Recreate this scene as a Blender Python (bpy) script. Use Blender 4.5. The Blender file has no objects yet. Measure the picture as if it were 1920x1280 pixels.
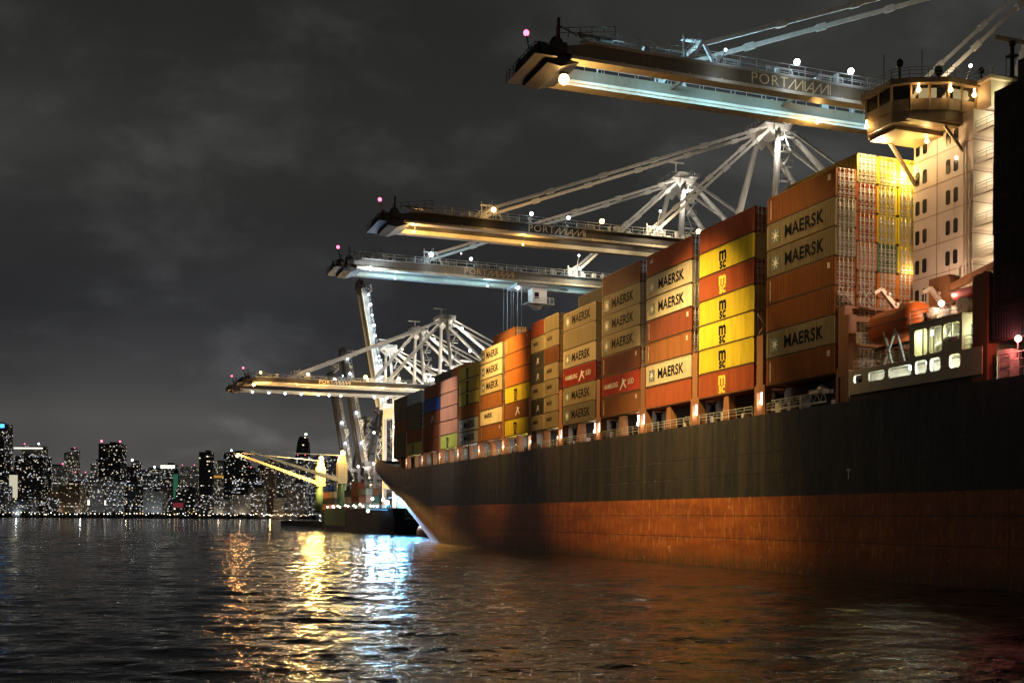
import bpy, math, random
from mathutils import Vector, Matrix
random.seed(7)
R = math.radians
# ------------------------------------------------------------------ camera / world / exposure
# World frame: +Y runs along the quay and the ship towards her bow, +X towards the quay, Z up, water at 0.
sc = bpy.context.scene
F, AL, CAMH, HOR = 2100.0, R(20.1), 5.6, 970.6
CA, SA = math.cos(AL), math.sin(AL)
cam = bpy.data.cameras.new('camera'); camo = bpy.data.objects.new('camera', cam)
sc.collection.objects.link(camo); sc.camera = camo
cam.sensor_width = 36; cam.lens = F/1920*36; cam.shift_y = (HOR-640)/1920
cam.clip_start = .5; cam.clip_end = 20000
camo.matrix_world = Matrix.Translation((0, 0, CAMH)) @ Matrix.Rotation(-AL, 4, 'Z') @ Matrix.Rotation(R(90), 4, 'X') @ Matrix.Rotation(R(.34), 4, 'Z')
sc.render.engine = 'CYCLES'
sc.cycles.use_denoising = True
sc.cycles.max_bounces = 5; sc.cycles.diffuse_bounces = 2; sc.cycles.glossy_bounces = 3
sc.cycles.caustics_reflective = False; sc.cycles.caustics_refractive = False
sc.cycles.sample_clamp_indirect = 4.0
sc.view_settings.view_transform = 'Standard'; sc.view_settings.look = 'None'
sc.view_settings.exposure = 0; sc.view_settings.gamma = 1
W = bpy.data.worlds.new('World'); sc.world = W; W.use_nodes = True
wn, wl = W.node_tree.nodes, W.node_tree.links
bg = wn['Background']
tc = wn.new('ShaderNodeTexCoord')
mp = wn.new('ShaderNodeMapping'); mp.inputs['Scale'].default_value = (1, 1, 1.9); mp.inputs['Location'].default_value = (.8, .12, .1)
wl.new(tc.outputs['Generated'], mp.inputs[0])
def sky_noise(scale, det, rough, dist, lo, hi, a, b):
    q = wn.new('ShaderNodeTexNoise'); q.inputs['Scale'].default_value = scale; q.inputs['Detail'].default_value = det
    q.inputs['Roughness'].default_value = rough; q.inputs['Distortion'].default_value = dist; wl.new(mp.outputs[0], q.inputs['Vector'])
    r_ = wn.new('ShaderNodeMapRange'); r_.inputs[1].default_value = lo; r_.inputs[2].default_value = hi; r_.inputs[3].default_value = a; r_.inputs[4].default_value = b
    r_.interpolation_type = 'SMOOTHSTEP'; wl.new(q.outputs['Fac'], r_.inputs[0]); return r_.outputs[0]
big = sky_noise(2.6, 4, .5, .15, .38, .66, .76, 1.22)
puff = sky_noise(8.0, 9, .55, .25, .47, .75, .92, 1.7)
sep = wn.new('ShaderNodeSeparateXYZ'); wl.new(tc.outputs['Generated'], sep.inputs[0])
cr = wn.new('ShaderNodeValToRGB'); wl.new(sep.outputs['Z'], cr.inputs[0])
stops = [(0,(.050,.049,.047)),(.045,(.062,.060,.057)),(.082,(.068,.066,.063)),(.115,(.043,.043,.044)),(.17,(.0275,.028,.0305)),(.23,(.029,.0292,.0295)),(.30,(.034,.034,.032)),(.42,(.025,.025,.023)),(.8,(.016,.016,.016))]
el = cr.color_ramp.elements
el[0].position, el[0].color = stops[0][0], (*stops[0][1],1); el[1].position, el[1].color = stops[-1][0], (*stops[-1][1],1)
for p_, c_ in stops[1:-1]: q = el.new(p_); q.color = (*c_,1)
mm = wn.new('ShaderNodeMath'); mm.operation = 'MULTIPLY'; wl.new(big, mm.inputs[0]); wl.new(puff, mm.inputs[1])
mm2 = wn.new('ShaderNodeMath'); mm2.operation = 'MULTIPLY'; mm2.inputs[1].default_value = 1.1; wl.new(mm.outputs[0], mm2.inputs[0]); wl.new(mm2.outputs[0], bg.inputs['Strength']); wl.new(cr.outputs[0], bg.inputs['Color'])

# ------------------------------------------------------------------ helpers
COL = sc.collection
ORG = {}
def empty(name, loc):
    o = bpy.data.objects.new(name, None); COL.objects.link(o); o.location = loc
    ORG[o.name] = Vector(loc); return o
def tag(o, label=None, cat=None, group=None, kind=None):
    if label: o['label'] = label
    if cat: o['category'] = cat
    if group: o['group'] = group
    if kind: o['kind'] = kind
    return o
def thing(name, loc, label, cat, group=None):
    return tag(empty(name, loc), label, cat, group)
class MB:
    def __init__(s, T=None): s.v = []; s.f = []; s.m = []; s.sm = []; s.T = T
    def add(s, vs, fs, mi=0, sm=False):
        n = len(s.v)
        s.v += [Vector(v) for v in vs] if s.T is None else [s.T(Vector(v)) for v in vs]
        s.f += [tuple(n+i for i in f) for f in fs]; s.m += [mi]*len(fs); s.sm += [sm]*len(fs)
        return s
    def box(s, a, b, mi=0):
        x0, y0, z0 = a; x1, y1, z1 = b
        return s.add([(x0,y0,z0),(x1,y0,z0),(x1,y1,z0),(x0,y1,z0),(x0,y0,z1),(x1,y0,z1),(x1,y1,z1),(x0,y1,z1)],
            [(0,3,2,1),(4,5,6,7),(0,1,5,4),(1,2,6,5),(2,3,7,6),(3,0,4,7)], mi)
    def beam(s, a, b, w, h, mi=0, w2=None, h2=None):
        a = Vector(a); b = Vector(b); d = (b-a).normalized()
        up = Vector((0,0,1)) if abs(d.z) < .95 else Vector((0,1,0))
        r = d.cross(up).normalized(); u = r.cross(d)
        w2 = w2 or w; h2 = h2 or h; vs = []
        for p, ww, hh in ((a, w, h), (b, w2, h2)):
            for i, j in ((-1,-1),(1,-1),(1,1),(-1,1)): vs.append(p + r*i*ww/2 + u*j*hh/2)
        return s.add(vs, [(0,1,2,3),(7,6,5,4),(0,4,5,1),(1,5,6,2),(2,6,7,3),(3,7,4,0)], mi)
    def tube(s, a, b, r, n=8, r2=None, mi=0, cap=True):
        a = Vector(a); b = Vector(b); d = (b-a).normalized()
        up = Vector((0,0,1)) if abs(d.z) < .9 else Vector((0,1,0))
        x = d.cross(up).normalized(); y = d.cross(x); r2 = r if r2 is None else r2
        vs = [a + (x*math.cos(t)+y*math.sin(t))*r for t in [2*math.pi*i/n for i in range(n)]]
        vs += [b + (x*math.cos(t)+y*math.sin(t))*r2 for t in [2*math.pi*i/n for i in range(n)]]
        s.add(vs, [(i,(i+1)%n,n+(i+1)%n,n+i) for i in range(n)], mi, True)
        if cap:
            k = len(s.v)-2*n
            s.f += [tuple(k+i for i in reversed(range(n))), tuple(k+n+i for i in range(n))]; s.m += [mi]*2; s.sm += [False]*2
        return s
    def ball(s, c, r, n=8, k=6, mi=0, sc_=(1,1,1)):
        c = Vector(c); vs = [c+Vector((0,0,-r*sc_[2]))]
        for j in range(1, k):
            t = math.pi*j/k
            for i in range(n):
                q = 2*math.pi*i/n
                vs.append(c+Vector((r*sc_[0]*math.sin(t)*math.cos(q), r*sc_[1]*math.sin(t)*math.sin(q), -r*sc_[2]*math.cos(t))))
        vs.append(c+Vector((0,0,r*sc_[2]))); fs = [(0,1+(i+1)%n,1+i) for i in range(n)]
        for j in range(k-2):
            for i in range(n): fs.append((1+j*n+i,1+j*n+(i+1)%n,1+(j+1)*n+(i+1)%n,1+(j+1)*n+i))
        L = len(vs)-1; fs += [(L,1+(k-2)*n+i,1+(k-2)*n+(i+1)%n) for i in range(n)]
        return s.add(vs, fs, mi, True)
    def prism(s, poly, axis, a, b, mi=0):
        def P(q, t):
            return {'x': (t,q[0],q[1]), 'y': (q[0],t,q[1]), 'z': (q[0],q[1],t)}[axis]
        n = len(poly); vs = [P(q,a) for q in poly]+[P(q,b) for q in poly]
        return s.add(vs, [tuple(range(n)), tuple(reversed(range(n,2*n)))]+[(i,n+i,n+(i+1)%n,(i+1)%n) for i in range(n)], mi)
    def rail(s, pts, h=1.1, r=.03, step=2., n=4, mids=(.55,), mi=0):
        for a, b in zip(pts[:-1], pts[1:]):
            a = Vector(a); b = Vector(b); L = (b-a).length; k = max(1, round(L/step)); up = Vector((0,0,h))
            for i in range(k+1): p = a+(b-a)*i/k; s.tube(p, p+up, r, n, mi=mi, cap=False)
            for f in mids: s.tube(a+up*f, b+up*f, r*.8, n, mi=mi, cap=False)
            s.tube(a+up, b+up, r, n, mi=mi, cap=False)
        return s
    def build(s, name, mats, parent=None, origin=None, fix=True):
        o0 = Vector(origin) if origin is not None else (ORG[parent.name] if parent else Vector())
        me = bpy.data.meshes.new(name)
        me.from_pydata([v-o0 for v in s.v], [], s.f)
        for m in (mats if isinstance(mats, (list, tuple)) else [mats]): me.materials.append(m)
        me.polygons.foreach_set('material_index', s.m); me.polygons.foreach_set('use_smooth', s.sm)
        if fix:
            import bmesh
            bm = bmesh.new(); bm.from_mesh(me); bmesh.ops.recalc_face_normals(bm, faces=bm.faces); bm.to_mesh(me); bm.free()
        me.update(); o = bpy.data.objects.new(name, me); COL.objects.link(o)
        if parent: o.parent = parent; ORG[o.name] = o0
        else: o.location = o0; ORG[o.name] = o0
        return o
def place(me, name, parent, loc=(0,0,0), mat=None):
    o = bpy.data.objects.new(name, me); COL.objects.link(o); o.location = loc
    if parent: o.parent = parent
    return o
def copy_tree(o, parent=None):
    c = o.copy(); COL.objects.link(c); c.parent = parent
    for ch in list(o.children): copy_tree(ch, c)
    return c
def light(parent, loc, col, power, r=.4, spot=None, aim=None, name='lamp_light'):
    L = bpy.data.lights.new(name, 'SPOT' if spot else 'POINT'); L.color = col; L.energy = power; L.shadow_soft_size = r
    o = bpy.data.objects.new(name, L); COL.objects.link(o)
    base = ORG[parent.name] if parent else Vector()
    o.location = Vector(loc)-base
    if parent: o.parent = parent
    if spot:
        L.spot_size = R(spot); L.spot_blend = 1.0
        o.rotation_euler = (Vector(aim)-Vector(loc)).to_track_quat('-Z', 'Y').to_euler()
    return o
SOD, WARM, COOL, CYAN, RED = (1,.56,.16), (1,.80,.52), (.75,.88,1), (.38,.76,1), (1,.06,.10)

# ------------------------------------------------------------------ materials
def nodes(m): return m.node_tree.nodes, m.node_tree.links
def mat(name, col, rough=.6, metal=0, dirt=.25, dcol=(.09,.05,.03), scale=.6, vstretch=.25, rnd=0, bump=0, spec=.5):
    m = bpy.data.materials.new(name); m.use_nodes = True; n, l = nodes(m); b = n['Principled BSDF']
    b.inputs['Roughness'].default_value = rough; b.inputs['Metallic'].default_value = metal
    b.inputs['Specular IOR Level'].default_value = spec
    c4 = (*col, 1)
    if not dirt and not rnd: b.inputs['Base Color'].default_value = c4; return m
    t = n.new('ShaderNodeTexCoord'); mpn = n.new('ShaderNodeMapping'); mpn.inputs['Scale'].default_value = (1, 1, vstretch)
    l.new(t.outputs['Object'], mpn.inputs[0])
    oi = n.new('ShaderNodeObjectInfo')
    off = n.new('ShaderNodeVectorMath'); off.operation = 'MULTIPLY_ADD'
    cmb = n.new('ShaderNodeCombineXYZ')
    for i in range(3): l.new(oi.outputs['Random'], cmb.inputs[i])
    l.new(cmb.outputs[0], off.inputs[0]); off.inputs[1].default_value = (37, 53, 71); l.new(mpn.outputs[0], off.inputs[2])
    a = n.new('ShaderNodeTexNoise'); a.inputs['Scale'].default_value = scale*2.2; a.inputs['Detail'].default_value = 8; a.inputs['Roughness'].default_value = .68
    l.new(off.outputs[0], a.inputs['Vector'])
    r = n.new('ShaderNodeMapRange'); r.inputs[1].default_value = .46; r.inputs[2].default_value = .72; r.inputs[3].default_value = 0; r.inputs[4].default_value = dirt*2
    l.new(a.outputs['Fac'], r.inputs[0])
    mx = n.new('ShaderNodeMixRGB'); mx.inputs[1].default_value = c4; mx.inputs[2].default_value = (*dcol, 1)
    l.new(r.outputs[0], mx.inputs[0]); src = mx.outputs[0]
    if rnd:
        h = n.new('ShaderNodeHueSaturation'); q = n.new('ShaderNodeMapRange'); q.inputs[3].default_value = 1-rnd; q.inputs[4].default_value = 1+rnd
        l.new(oi.outputs['Random'], q.inputs[0]); l.new(q.outputs[0], h.inputs['Value']); l.new(src, h.inputs['Color']); src = h.outputs[0]
    l.new(src, b.inputs['Base Color'])
    if bump:
        bp = n.new('ShaderNodeBump'); bp.inputs['Strength'].default_value = bump; bp.inputs['Distance'].default_value = .05
        l.new(a.outputs['Fac'], bp.inputs['Height']); l.new(bp.outputs[0], b.inputs['Normal'])
    return m
def emit(name, col, st):
    m = bpy.data.materials.new(name); m.use_nodes = True; b = m.node_tree.nodes['Principled BSDF']
    b.inputs['Base Color'].default_value = (0, 0, 0, 1); b.inputs['Emission Color'].default_value = (*col, 1); b.inputs['Emission Strength'].default_value = st
    m.cycles.emission_sampling = 'NONE'; return m
M = dict(
  crane=mat('crane_paint', (.74,.70,.63), .5, dirt=.14), boom=mat('boom_paint', (.20,.19,.165), .5, dirt=.2),
  boatdeck=mat('boat_deck_paint', (.70,.63,.42), .5, dirt=.14, dcol=(.3,.2,.1)), olive=mat('olive_boom_paint', (.17,.145,.095), .5, dirt=.2), dusk=mat('black_boom_paint', (.035,.034,.032), .5, dirt=.2), wing=mat('wing_paint', (.34,.25,.14), .5, dirt=.25), rescue=mat('rescue_red', (.42,.02,.015), .4, dirt=.1),
  sill=mat('sill_gap_shadow', (.06,.034,.02), .7, spec=.2),  # bottom rails and castings darkened to paint the shadow gap between tiers
  flange=mat('flange_lit_paint', (.62,.56,.42), .45, dirt=.12),  # flange painted lighter than the web to draw its lamplit edge
  dboom=mat('dark_crane_paint', (.018,.02,.026), .5), dark=mat('dark_steel', (.03,.03,.032), .5, dirt=.1),
  rail=mat('railing_paint', (.55,.55,.52), .5, dirt=0), letter=mat('ochre_letter', (.85,.66,.36), .6, dirt=0),
  black=mat('letter_navy', (.006,.007,.012), .8, dirt=0, spec=.08), white=mat('letter_white', (.75,.73,.68), .6, dirt=0),
  yel=mat('letter_yellow', (.75,.55,.06), .6, dirt=0), star=mat('star_white', (.8,.8,.76), .6, dirt=0),
  blue=mat('square_blue', (.13,.16,.15), .6, dirt=0),
  bridge=mat('lashing_paint', (.30,.125,.05), .6, dirt=.3), deck=mat('deck_paint', (.10,.055,.04), .7),
  house=mat('house_paint', (.58,.465,.38), .5, dirt=.10, dcol=(.30,.17,.09), scale=.4, vstretch=.15),
  hatch=mat('hatch_paint', (.06,.045,.04), .7), glass=mat('dark_glass', (.01,.011,.013), .12, dirt=0),
  orange=mat('boat_orange', (.62,.13,.02), .45, dirt=.2), redb=mat('boat_red', (.50,.035,.03), .45, dirt=.2),
  conc=mat('quay_concrete', (.16,.155,.145), .85, vstretch=1, dirt=.2, dcol=(.08,.08,.08)),
  bar=mat('locking_bar_steel', (.62,.59,.54), .4, metal=.2, dirt=0),
  green=mat('feeder_green', (.10,.20,.09), .5), ycr=mat('deck_crane_yellow', (.66,.54,.30), .5, dirt=.15),
  whitel=emit('lamp_white', (1,.95,.85), 14), cooll=emit('lamp_cool', (.75,.88,1), 14), sodl=emit('lamp_sodium', (1,.62,.22), 16),
  farw=emit('far_lamp_white',(1,.93,.82),5), farc=emit('far_lamp_cool',(.8,.9,1),5), fars=emit('far_lamp_sodium',(1,.66,.3),5),
  redl=emit('beacon_red', (1,.10,.18), 6), rooml=emit('lit_room', (.95,1,.72), 1.1), grnl=emit('beacon_green', (.1,.9,.5), 2))
CC = dict(
  brown=((.29,.108,.034), 'rust brown'), darkred=((.21,.05,.022), 'dark red'), red=((.42,.10,.035), 'red orange'),
  orange=((.62,.20,.04), 'orange'), yellow=((.71,.55,.04), 'yellow'), beige=((.46,.375,.22), 'pale beige'),
  grey=((.30,.25,.165), 'grey'), dgrey=((.09,.08,.065), 'dark grey'), salmon=((.55,.27,.17), 'salmon pink'),
  blue=((.02,.06,.28), 'blue'), lime=((.52,.56,.12), 'lime yellow'), green=((.10,.18,.10), 'dull green'),
  navy=((.05,.05,.06), 'near black'), msred=((.40,.095,.032), 'brick red'), hsred=((.45,.05,.025), 'bright red'),
  olive=((.42,.36,.10), 'olive yellow'), lgrey=((.40,.42,.43), 'light grey'), white=((.66,.56,.37), 'cream'))
CM = {k: mat('container_'+k, v[0], .6, spec=.22, dirt=.24, dcol=tuple(c*.4 for c in v[0]), scale=.5, vstretch=.2, rnd=.12) for k, v in CC.items()}

# ------------------------------------------------------------------ lettering
def text_mesh(name, body, size, bold=0, mt=None, spacing=1, shear=0):
    c = bpy.data.curves.new(name, 'FONT'); c.body = body; c.size = size; c.offset = bold; c.align_x = 'CENTER'; c.align_y = 'CENTER'
    c.space_character = spacing; c.shear = shear; c.fill_mode = 'FRONT'; c.resolution_u = 3
    o = bpy.data.objects.new('tmp', c); COL.objects.link(o); bpy.context.view_layer.update()
    me = bpy.data.meshes.new_from_object(o.evaluated_get(bpy.context.evaluated_depsgraph_get())); me.name = name
    bpy.data.objects.remove(o); bpy.data.curves.remove(c)
    me.materials.clear(); me.materials.append(mt)
    return me
def verts_of(me): return [v.co.copy() for v in me.vertices], [tuple(p.vertices) for p in me.polygons]
def on_side(pieces, name):
    """pieces: (verts2d, faces, dx, dy, mat index); lies on a wall whose normal is -X, reading towards -Y."""
    mb = MB()
    for (vs, fs, dx, dy, mi) in pieces: mb.add([(-.005*mi, -(v[0]+dx), v[1]+dy) for v in vs], fs, mi)
    return mb
def mesh_only(mb, name, mats):
    o = mb.build(name, mats, fix=False); me = o.data; bpy.data.objects.remove(o); return me
def tx(body, size, bold, spacing=1, shear=0):
    me = text_mesh('t', body, size, bold, M['black'], spacing, shear); r = verts_of(me); bpy.data.meshes.remove(me); return r
def star_poly(r1, r2, n=7):
    vs = [(0,0)]+[((r1 if i%2==0 else r2)*math.sin(math.pi*i/n), (r1 if i%2==0 else r2)*math.cos(math.pi*i/n)) for i in range(2*n)]
    return vs, [(0,1+i,1+(i+1)%(2*n)) for i in range(2*n)]
sq = lambda w, h: ([(-w/2,-h/2),(w/2,-h/2),(w/2,h/2),(-w/2,h/2)], [(0,1,2,3)])
tv = tx('MAERSK', 1.8, .05, 1.06); sv = star_poly(.78,.20); qv = sq(1.5,1.5)
LET = {}
LET['M'] = mesh_only(on_side([(*tv,.6,0,0)], 'l'), 'lettering', [M['black']]); STAR = mesh_only(on_side([(*qv,-4.5,0,0),(*sv,-4.5,0,1)], 'l'), 'star_emblem', [M['blue'], M['star']])
tv = tx('MAERSK', 1.2, .035, 1.0); LET['m'] = mesh_only(on_side([(*tv,-1.5,.3,0)], 'l'), 'lettering', [M['black']])
for k, mt in (('S','black'),('s','yel')):
    a = tx('m', 2.2, .085, 1); b = tx('sc', 1.75, .06, 1.0)
    LET[k] = mesh_only(on_side([(*a,-.7,.50,0),(*b,-.7,-.62,0)], 'l'), 'lettering', [M[mt]])
a = tx('HAMBURG', 1.0, .01); b = tx('SÜD', 1.0, .01)
fl = ([(-1.1,-.9),(-.7,-.9),(.3,.1),(1.2,.35),(.2,.45),(-.2,.8),(-.1,.25)], [(0,1,2,6),(6,2,3,4),(6,4,5)]); f2 = ([(.1,-.1),(.9,-.75),(1.15,-.7),(.4,.12)], [(0,1,2,3)])
LET['H'] = mesh_only(on_side([(*a,-3.0,0,0),(*fl,.9,0,0),(*f2,.9,0,0),(*b,3.4,0,0)], 'l'), 'lettering', [M['white']])
LET['h'] = mesh_only(on_side([(*fl,.3,0,0),(*f2,.3,0,0)], 'l'), 'lettering', [M['white']])
rr = random.Random(3); pcs = []
for i in range(11): pcs.append((*sq(.16, .10+.05*rr.random()), -5.4+.02*rr.random(), 1.0-.19*i, 0))
for i in range(3): pcs.append((*sq(.5, .12), 5.0, .9-.2*i, 0))
LET['c'] = mesh_only(on_side(pcs, 'l'), 'code_marks', [M['white']])
tv = tx('CAI', .9, .02); LET['r'] = mesh_only(on_side([(*tx('cai', .8, .03), -4.8, .55, 0)], 'l'), 'lettering', [M['white']])

# ------------------------------------------------------------------ container meshes
def container_mesh(L, H, W_=2.438):
    mb = MB(); w = W_/2; l = L/2
    # frame posts, rails
    for sx in (-1, 1):
        for sy in (-1, 1):
            x0, x1 = sorted((sx*w, sx*(w-.16))); y0, y1 = sorted((sy*l, sy*(l-.18)))
            mb.box((x0,y0,.12),(x1,y1,H-.12))
            for z0 in (0, H-.118): # corner castings
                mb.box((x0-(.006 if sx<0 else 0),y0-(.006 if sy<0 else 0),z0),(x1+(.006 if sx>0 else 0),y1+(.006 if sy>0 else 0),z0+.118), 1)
        x0, x1 = sorted((sx*w, sx*(w-.10)))
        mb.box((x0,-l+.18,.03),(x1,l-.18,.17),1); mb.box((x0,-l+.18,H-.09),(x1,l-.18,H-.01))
        # corrugated side
        n = int((L-.36)/.278); st = (L-.36)/n; prof = []
        for i in range(n):
            y = -l+.18+i*st
            prof += [(y, 0), (y+st*.14, .07), (y+st*.5, .07), (y+st*.64, 0)]
        prof.append((l-.18, 0)); xo = w-.012
        vs = []
        for (y, d) in prof: vs += [(sx*(xo-d), y, .17), (sx*(xo-d), y, H-.09)]
        mb.add(vs, [(2*i, 2*i+2, 2*i+3, 2*i+1) for i in range(len(prof)-1)])
    mb.box((-w+.1,-l+.1,.12),(w-.1,l-.1,.16)); mb.box((-w+.09,-l+.1,H-.05),(w-.09,l-.1,H-.02))
    for sy in (-1, 1):
        y0, y1 = sorted((sy*l, sy*(l-.12)))
        mb.box((-w+.16,y0,.02),(w-.16,y1,.17)); mb.box((-w+.16,y0,H-.14),(w-.16,y1,H-.02))
    n = 8; st = (W_-.32)/n; vs = []; prof = []
    for i in range(n):
        x = -w+.16+i*st; prof += [(x,0),(x+st*.2,.045),(x+st*.5,.045),(x+st*.7,0)]
    prof.append((w-.16,0))
    for (x,d) in prof: vs += [(x,l-.03-d,.17),(x,l-.03-d,H-.14)]
    mb.add(vs, [(2*i,2*i+2,2*i+3,2*i+1) for i in range(len(prof)-1)])
    mb.box((-w+.16,-l+.14,.17),(w-.16,-l+.16,H-.14), 0)
    return mb
def door_mesh(H, L, sx):
    mb = MB(); w = 1.219-.16; x0, x1 = (.008, w) if sx > 0 else (-w, -.008); y = -L/2+.02
    mb.box((x0,y+.075,.17),(x1,y+.10,H-.14))
    for (a,b) in ((.17,.27),(H-.24,H-.14)): mb.box((x0,y,a),(x1,y+.035,b))
    for xx in (x0, x1-.09): mb.box((xx,y,.27),(xx+.09,y+.035,H-.24))
    n = 4; hh = (H-.51)/n
    for i in range(1, n): mb.box((x0+.09,y-.005,.27+i*hh-.12),(x1-.09,y+.035,.27+i*hh+.10))
    return mb
def bars_mesh(H, L, sx):
    mb = MB(); y = -L/2-.03
    for fx in (.28, .76):
        x = sx*fx; mb.tube((x,y,.08),(x,y,H-.06), .045, 6)
        for z in (.10,.55,1.15,1.75,2.35,H-.1): mb.box((x-.11,y-.05,z-.05),(x+.11,y+.045,z+.05))
        for hz in (.34,.46,.80,1.30,1.42,1.62,2.0,2.12,2.3): mb.box((x-.24,y-.025,hz-.03),(x+.24,y+.02,hz+.03))
        mb.beam((x,y-.04,1.0),(x+(.4 if (fx<.5)==(sx>0) else -.4),y-.04,1.0), .05,.03)
    return mb
CMESH = {}
for key, L in (('40',12.19),('20',6.06)):
    for hk, H in (('h',2.896),('l',2.591)):
        CMESH[key+hk] = (mesh_only(container_mesh(L,H),'container',[M['dark'],M['dark']]),
                         [(mesh_only(door_mesh(H,L,sx),'door',[M['dark']]), mesh_only(bars_mesh(H,L,sx),'locking_bars',[M['bar']])) for sx in (-1,1)], H, L)
        for me in (CMESH[key+hk][0],):
            pass
ORDN = ['zeroth','first','second','third','fourth','fifth','sixth','seventh','eighth','ninth','tenth','eleventh','twelfth','thirteenth']
def slotmat(o, i, m):
    o.material_slots[i].link = 'OBJECT'; o.material_slots[i].material = m
RJ = random.Random(99)
def container(kind, p_c, y_aft, z, colour, let, label, group, doors=True):
    me, drs, H, L = CMESH[kind]
    o = bpy.data.objects.new('shipping_container', me); COL.objects.link(o)
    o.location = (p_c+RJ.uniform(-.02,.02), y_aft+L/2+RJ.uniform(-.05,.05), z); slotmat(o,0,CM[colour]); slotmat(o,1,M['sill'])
    tag(o, label, 'shipping container', group)
    if doors:
        for dme, bme in drs:
            d = place(dme, 'door', o); slotmat(d,0,CM[colour]); place(bme, 'locking_bars', d)
    if let:
        t = place(LET[let], 'code_marks' if let == 'c' else 'lettering', o, (-1.2235, 0, 1.46 if H > 2.7 else 1.3))
        if kind[0] == '2': t.scale = (1,.5,.7)
        if let == 'M': place(STAR, 'star_emblem', o, (-1.2235, 0, 1.46 if H > 2.7 else 1.3))
    return o

# ------------------------------------------------------------------ water, far ground, quay
def water_mat():
    m = bpy.data.materials.new('water_surface'); m.use_nodes = True; n, l = nodes(m); b = n['Principled BSDF']
    b.inputs['Base Color'].default_value = (.005,.007,.009,1); b.inputs['Roughness'].default_value = .06; b.inputs['IOR'].default_value = 1.33; b.inputs['Specular IOR Level'].default_value = .36
    t = n.new('ShaderNodeTexCoord'); h = None; prev = None
    for sc_, det, dist, strg, st, rot in ((.5,3,.22,1,(2.2,1,1),-4),(1.6,4,.14,1,(1.7,1,1),9),(5.5,3,.03,1,(1.5,1,1),0)):
        mpn = n.new('ShaderNodeMapping'); mpn.vector_type = 'TEXTURE'; mpn.inputs['Scale'].default_value = st; mpn.inputs['Rotation'].default_value = (0,0,-AL+R(rot))
        l.new(t.outputs['Object'], mpn.inputs[0])
        a = n.new('ShaderNodeTexNoise'); a.inputs['Scale'].default_value = sc_; a.inputs['Detail'].default_value = det; a.inputs['Distortion'].default_value = .6
        l.new(mpn.outputs[0], a.inputs['Vector'])
        bp = n.new('ShaderNodeBump'); bp.inputs['Strength'].default_value = strg; bp.inputs['Distance'].default_value = dist
        l.new(a.outputs['Fac'], bp.inputs['Height'])
        if prev: l.new(prev, bp.inputs['Normal'])
        prev = bp.outputs[0]
    l.new(prev, b.inputs['Normal']); return m
def build_water():
    """one sheet: finely meshed with real waves in the harbour, coarser and flatter towards the far shore"""
    import numpy as np
    rs = np.random.RandomState(5)
    ang = np.concatenate([np.linspace(-178,-34,60)[:-1], np.linspace(-34,34,960), np.linspace(34,178,60)[1:]])
    rad = [.5,3,8,14,20,25]; r = 28.
    while r < 430: rad.append(r); r *= 1.0052
    while r < 9500: rad.append(r); r *= 1.09
    rad = np.array(rad); A, Rr = np.meshgrid(np.radians(ang)+AL, rad)
    X = Rr*np.sin(A); Y = Rr*np.cos(A); Z = np.zeros_like(X)
    dr = np.gradient(rad)[:,None]; wd = math.pi-AL
    for k in range(54):
        lam = .9*(8.0/.9)**(rs.rand()**1.15); th = AL+rs.normal(0,.42)+(math.pi if rs.rand() < .3 else 0)
        kx, ky = math.sin(th)*2*math.pi/lam, math.cos(th)*2*math.pi/lam
        amp = .0054*lam**.74*rs.uniform(.6,1.3)
        fade = np.clip((lam/dr-2.2)/2.5, 0, 1)
        ph = kx*X+ky*Y+rs.rand()*6.28+1.1*np.sin(.043*X+.031*Y+k)
        Z += amp*fade*(np.sin(ph)+.22*np.cos(2*ph))
    calm = .75+.35*np.sin(.021*X-.013*Y+1.2)*np.sin(.017*Y+.011*X)
    Z *= calm*.78
    n, m = X.shape; co = np.stack([X,Y,Z],-1).reshape(-1,3).astype(np.float32)
    ii = (np.arange(n-1)[:,None]*m+np.arange(m-1)[None,:]).ravel()
    fc = np.stack([ii,ii+m,ii+m+1,ii+1],-1).astype(np.int32)
    me = bpy.data.meshes.new('water'); me.vertices.add(len(co)); me.vertices.foreach_set('co', co.ravel())
    me.loops.add(fc.size); me.loops.foreach_set('vertex_index', fc.ravel()); me.polygons.add(len(fc))
    me.polygons.foreach_set('loop_start', np.arange(0,fc.size,4,dtype=np.int32)); me.polygons.foreach_set('loop_total', np.full(len(fc),4,dtype=np.int32))
    me.polygons.foreach_set('use_smooth', np.ones(len(fc),dtype=bool)); me.update(calc_edges=True); me.validate()
    me.materials.append(water_mat()); o = bpy.data.objects.new('water', me); COL.objects.link(o)
    if me.polygons[m*5+500].normal.z < 0: me.flip_normals()
    return tag(o, kind='structure')
build_water()
def cam2w(xc, yc, z=0): return Vector((xc*CA+yc*SA, -xc*SA+yc*CA, z))
def px(x, yc): return (x-960)/F*yc
g = MB(); a = [cam2w(px(-260,2500),2500), cam2w(px(900,2500),2500), cam2w(px(900,4200),4200), cam2w(px(-260,4200),4200)]
g.add([(v.x,v.y,-1) for v in a]+[(v.x,v.y,1.6) for v in a], [(4,5,6,7),(0,1,5,4),(1,2,6,5),(2,3,7,6),(3,0,4,7)])
tag(g.build('far_shore_ground', M['dark']), kind='structure')
g = MB(); g.box((112.6,-120,-2),(420,760,3.0)); tag(g.build('quay_ground', M['conc']), kind='structure')

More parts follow.
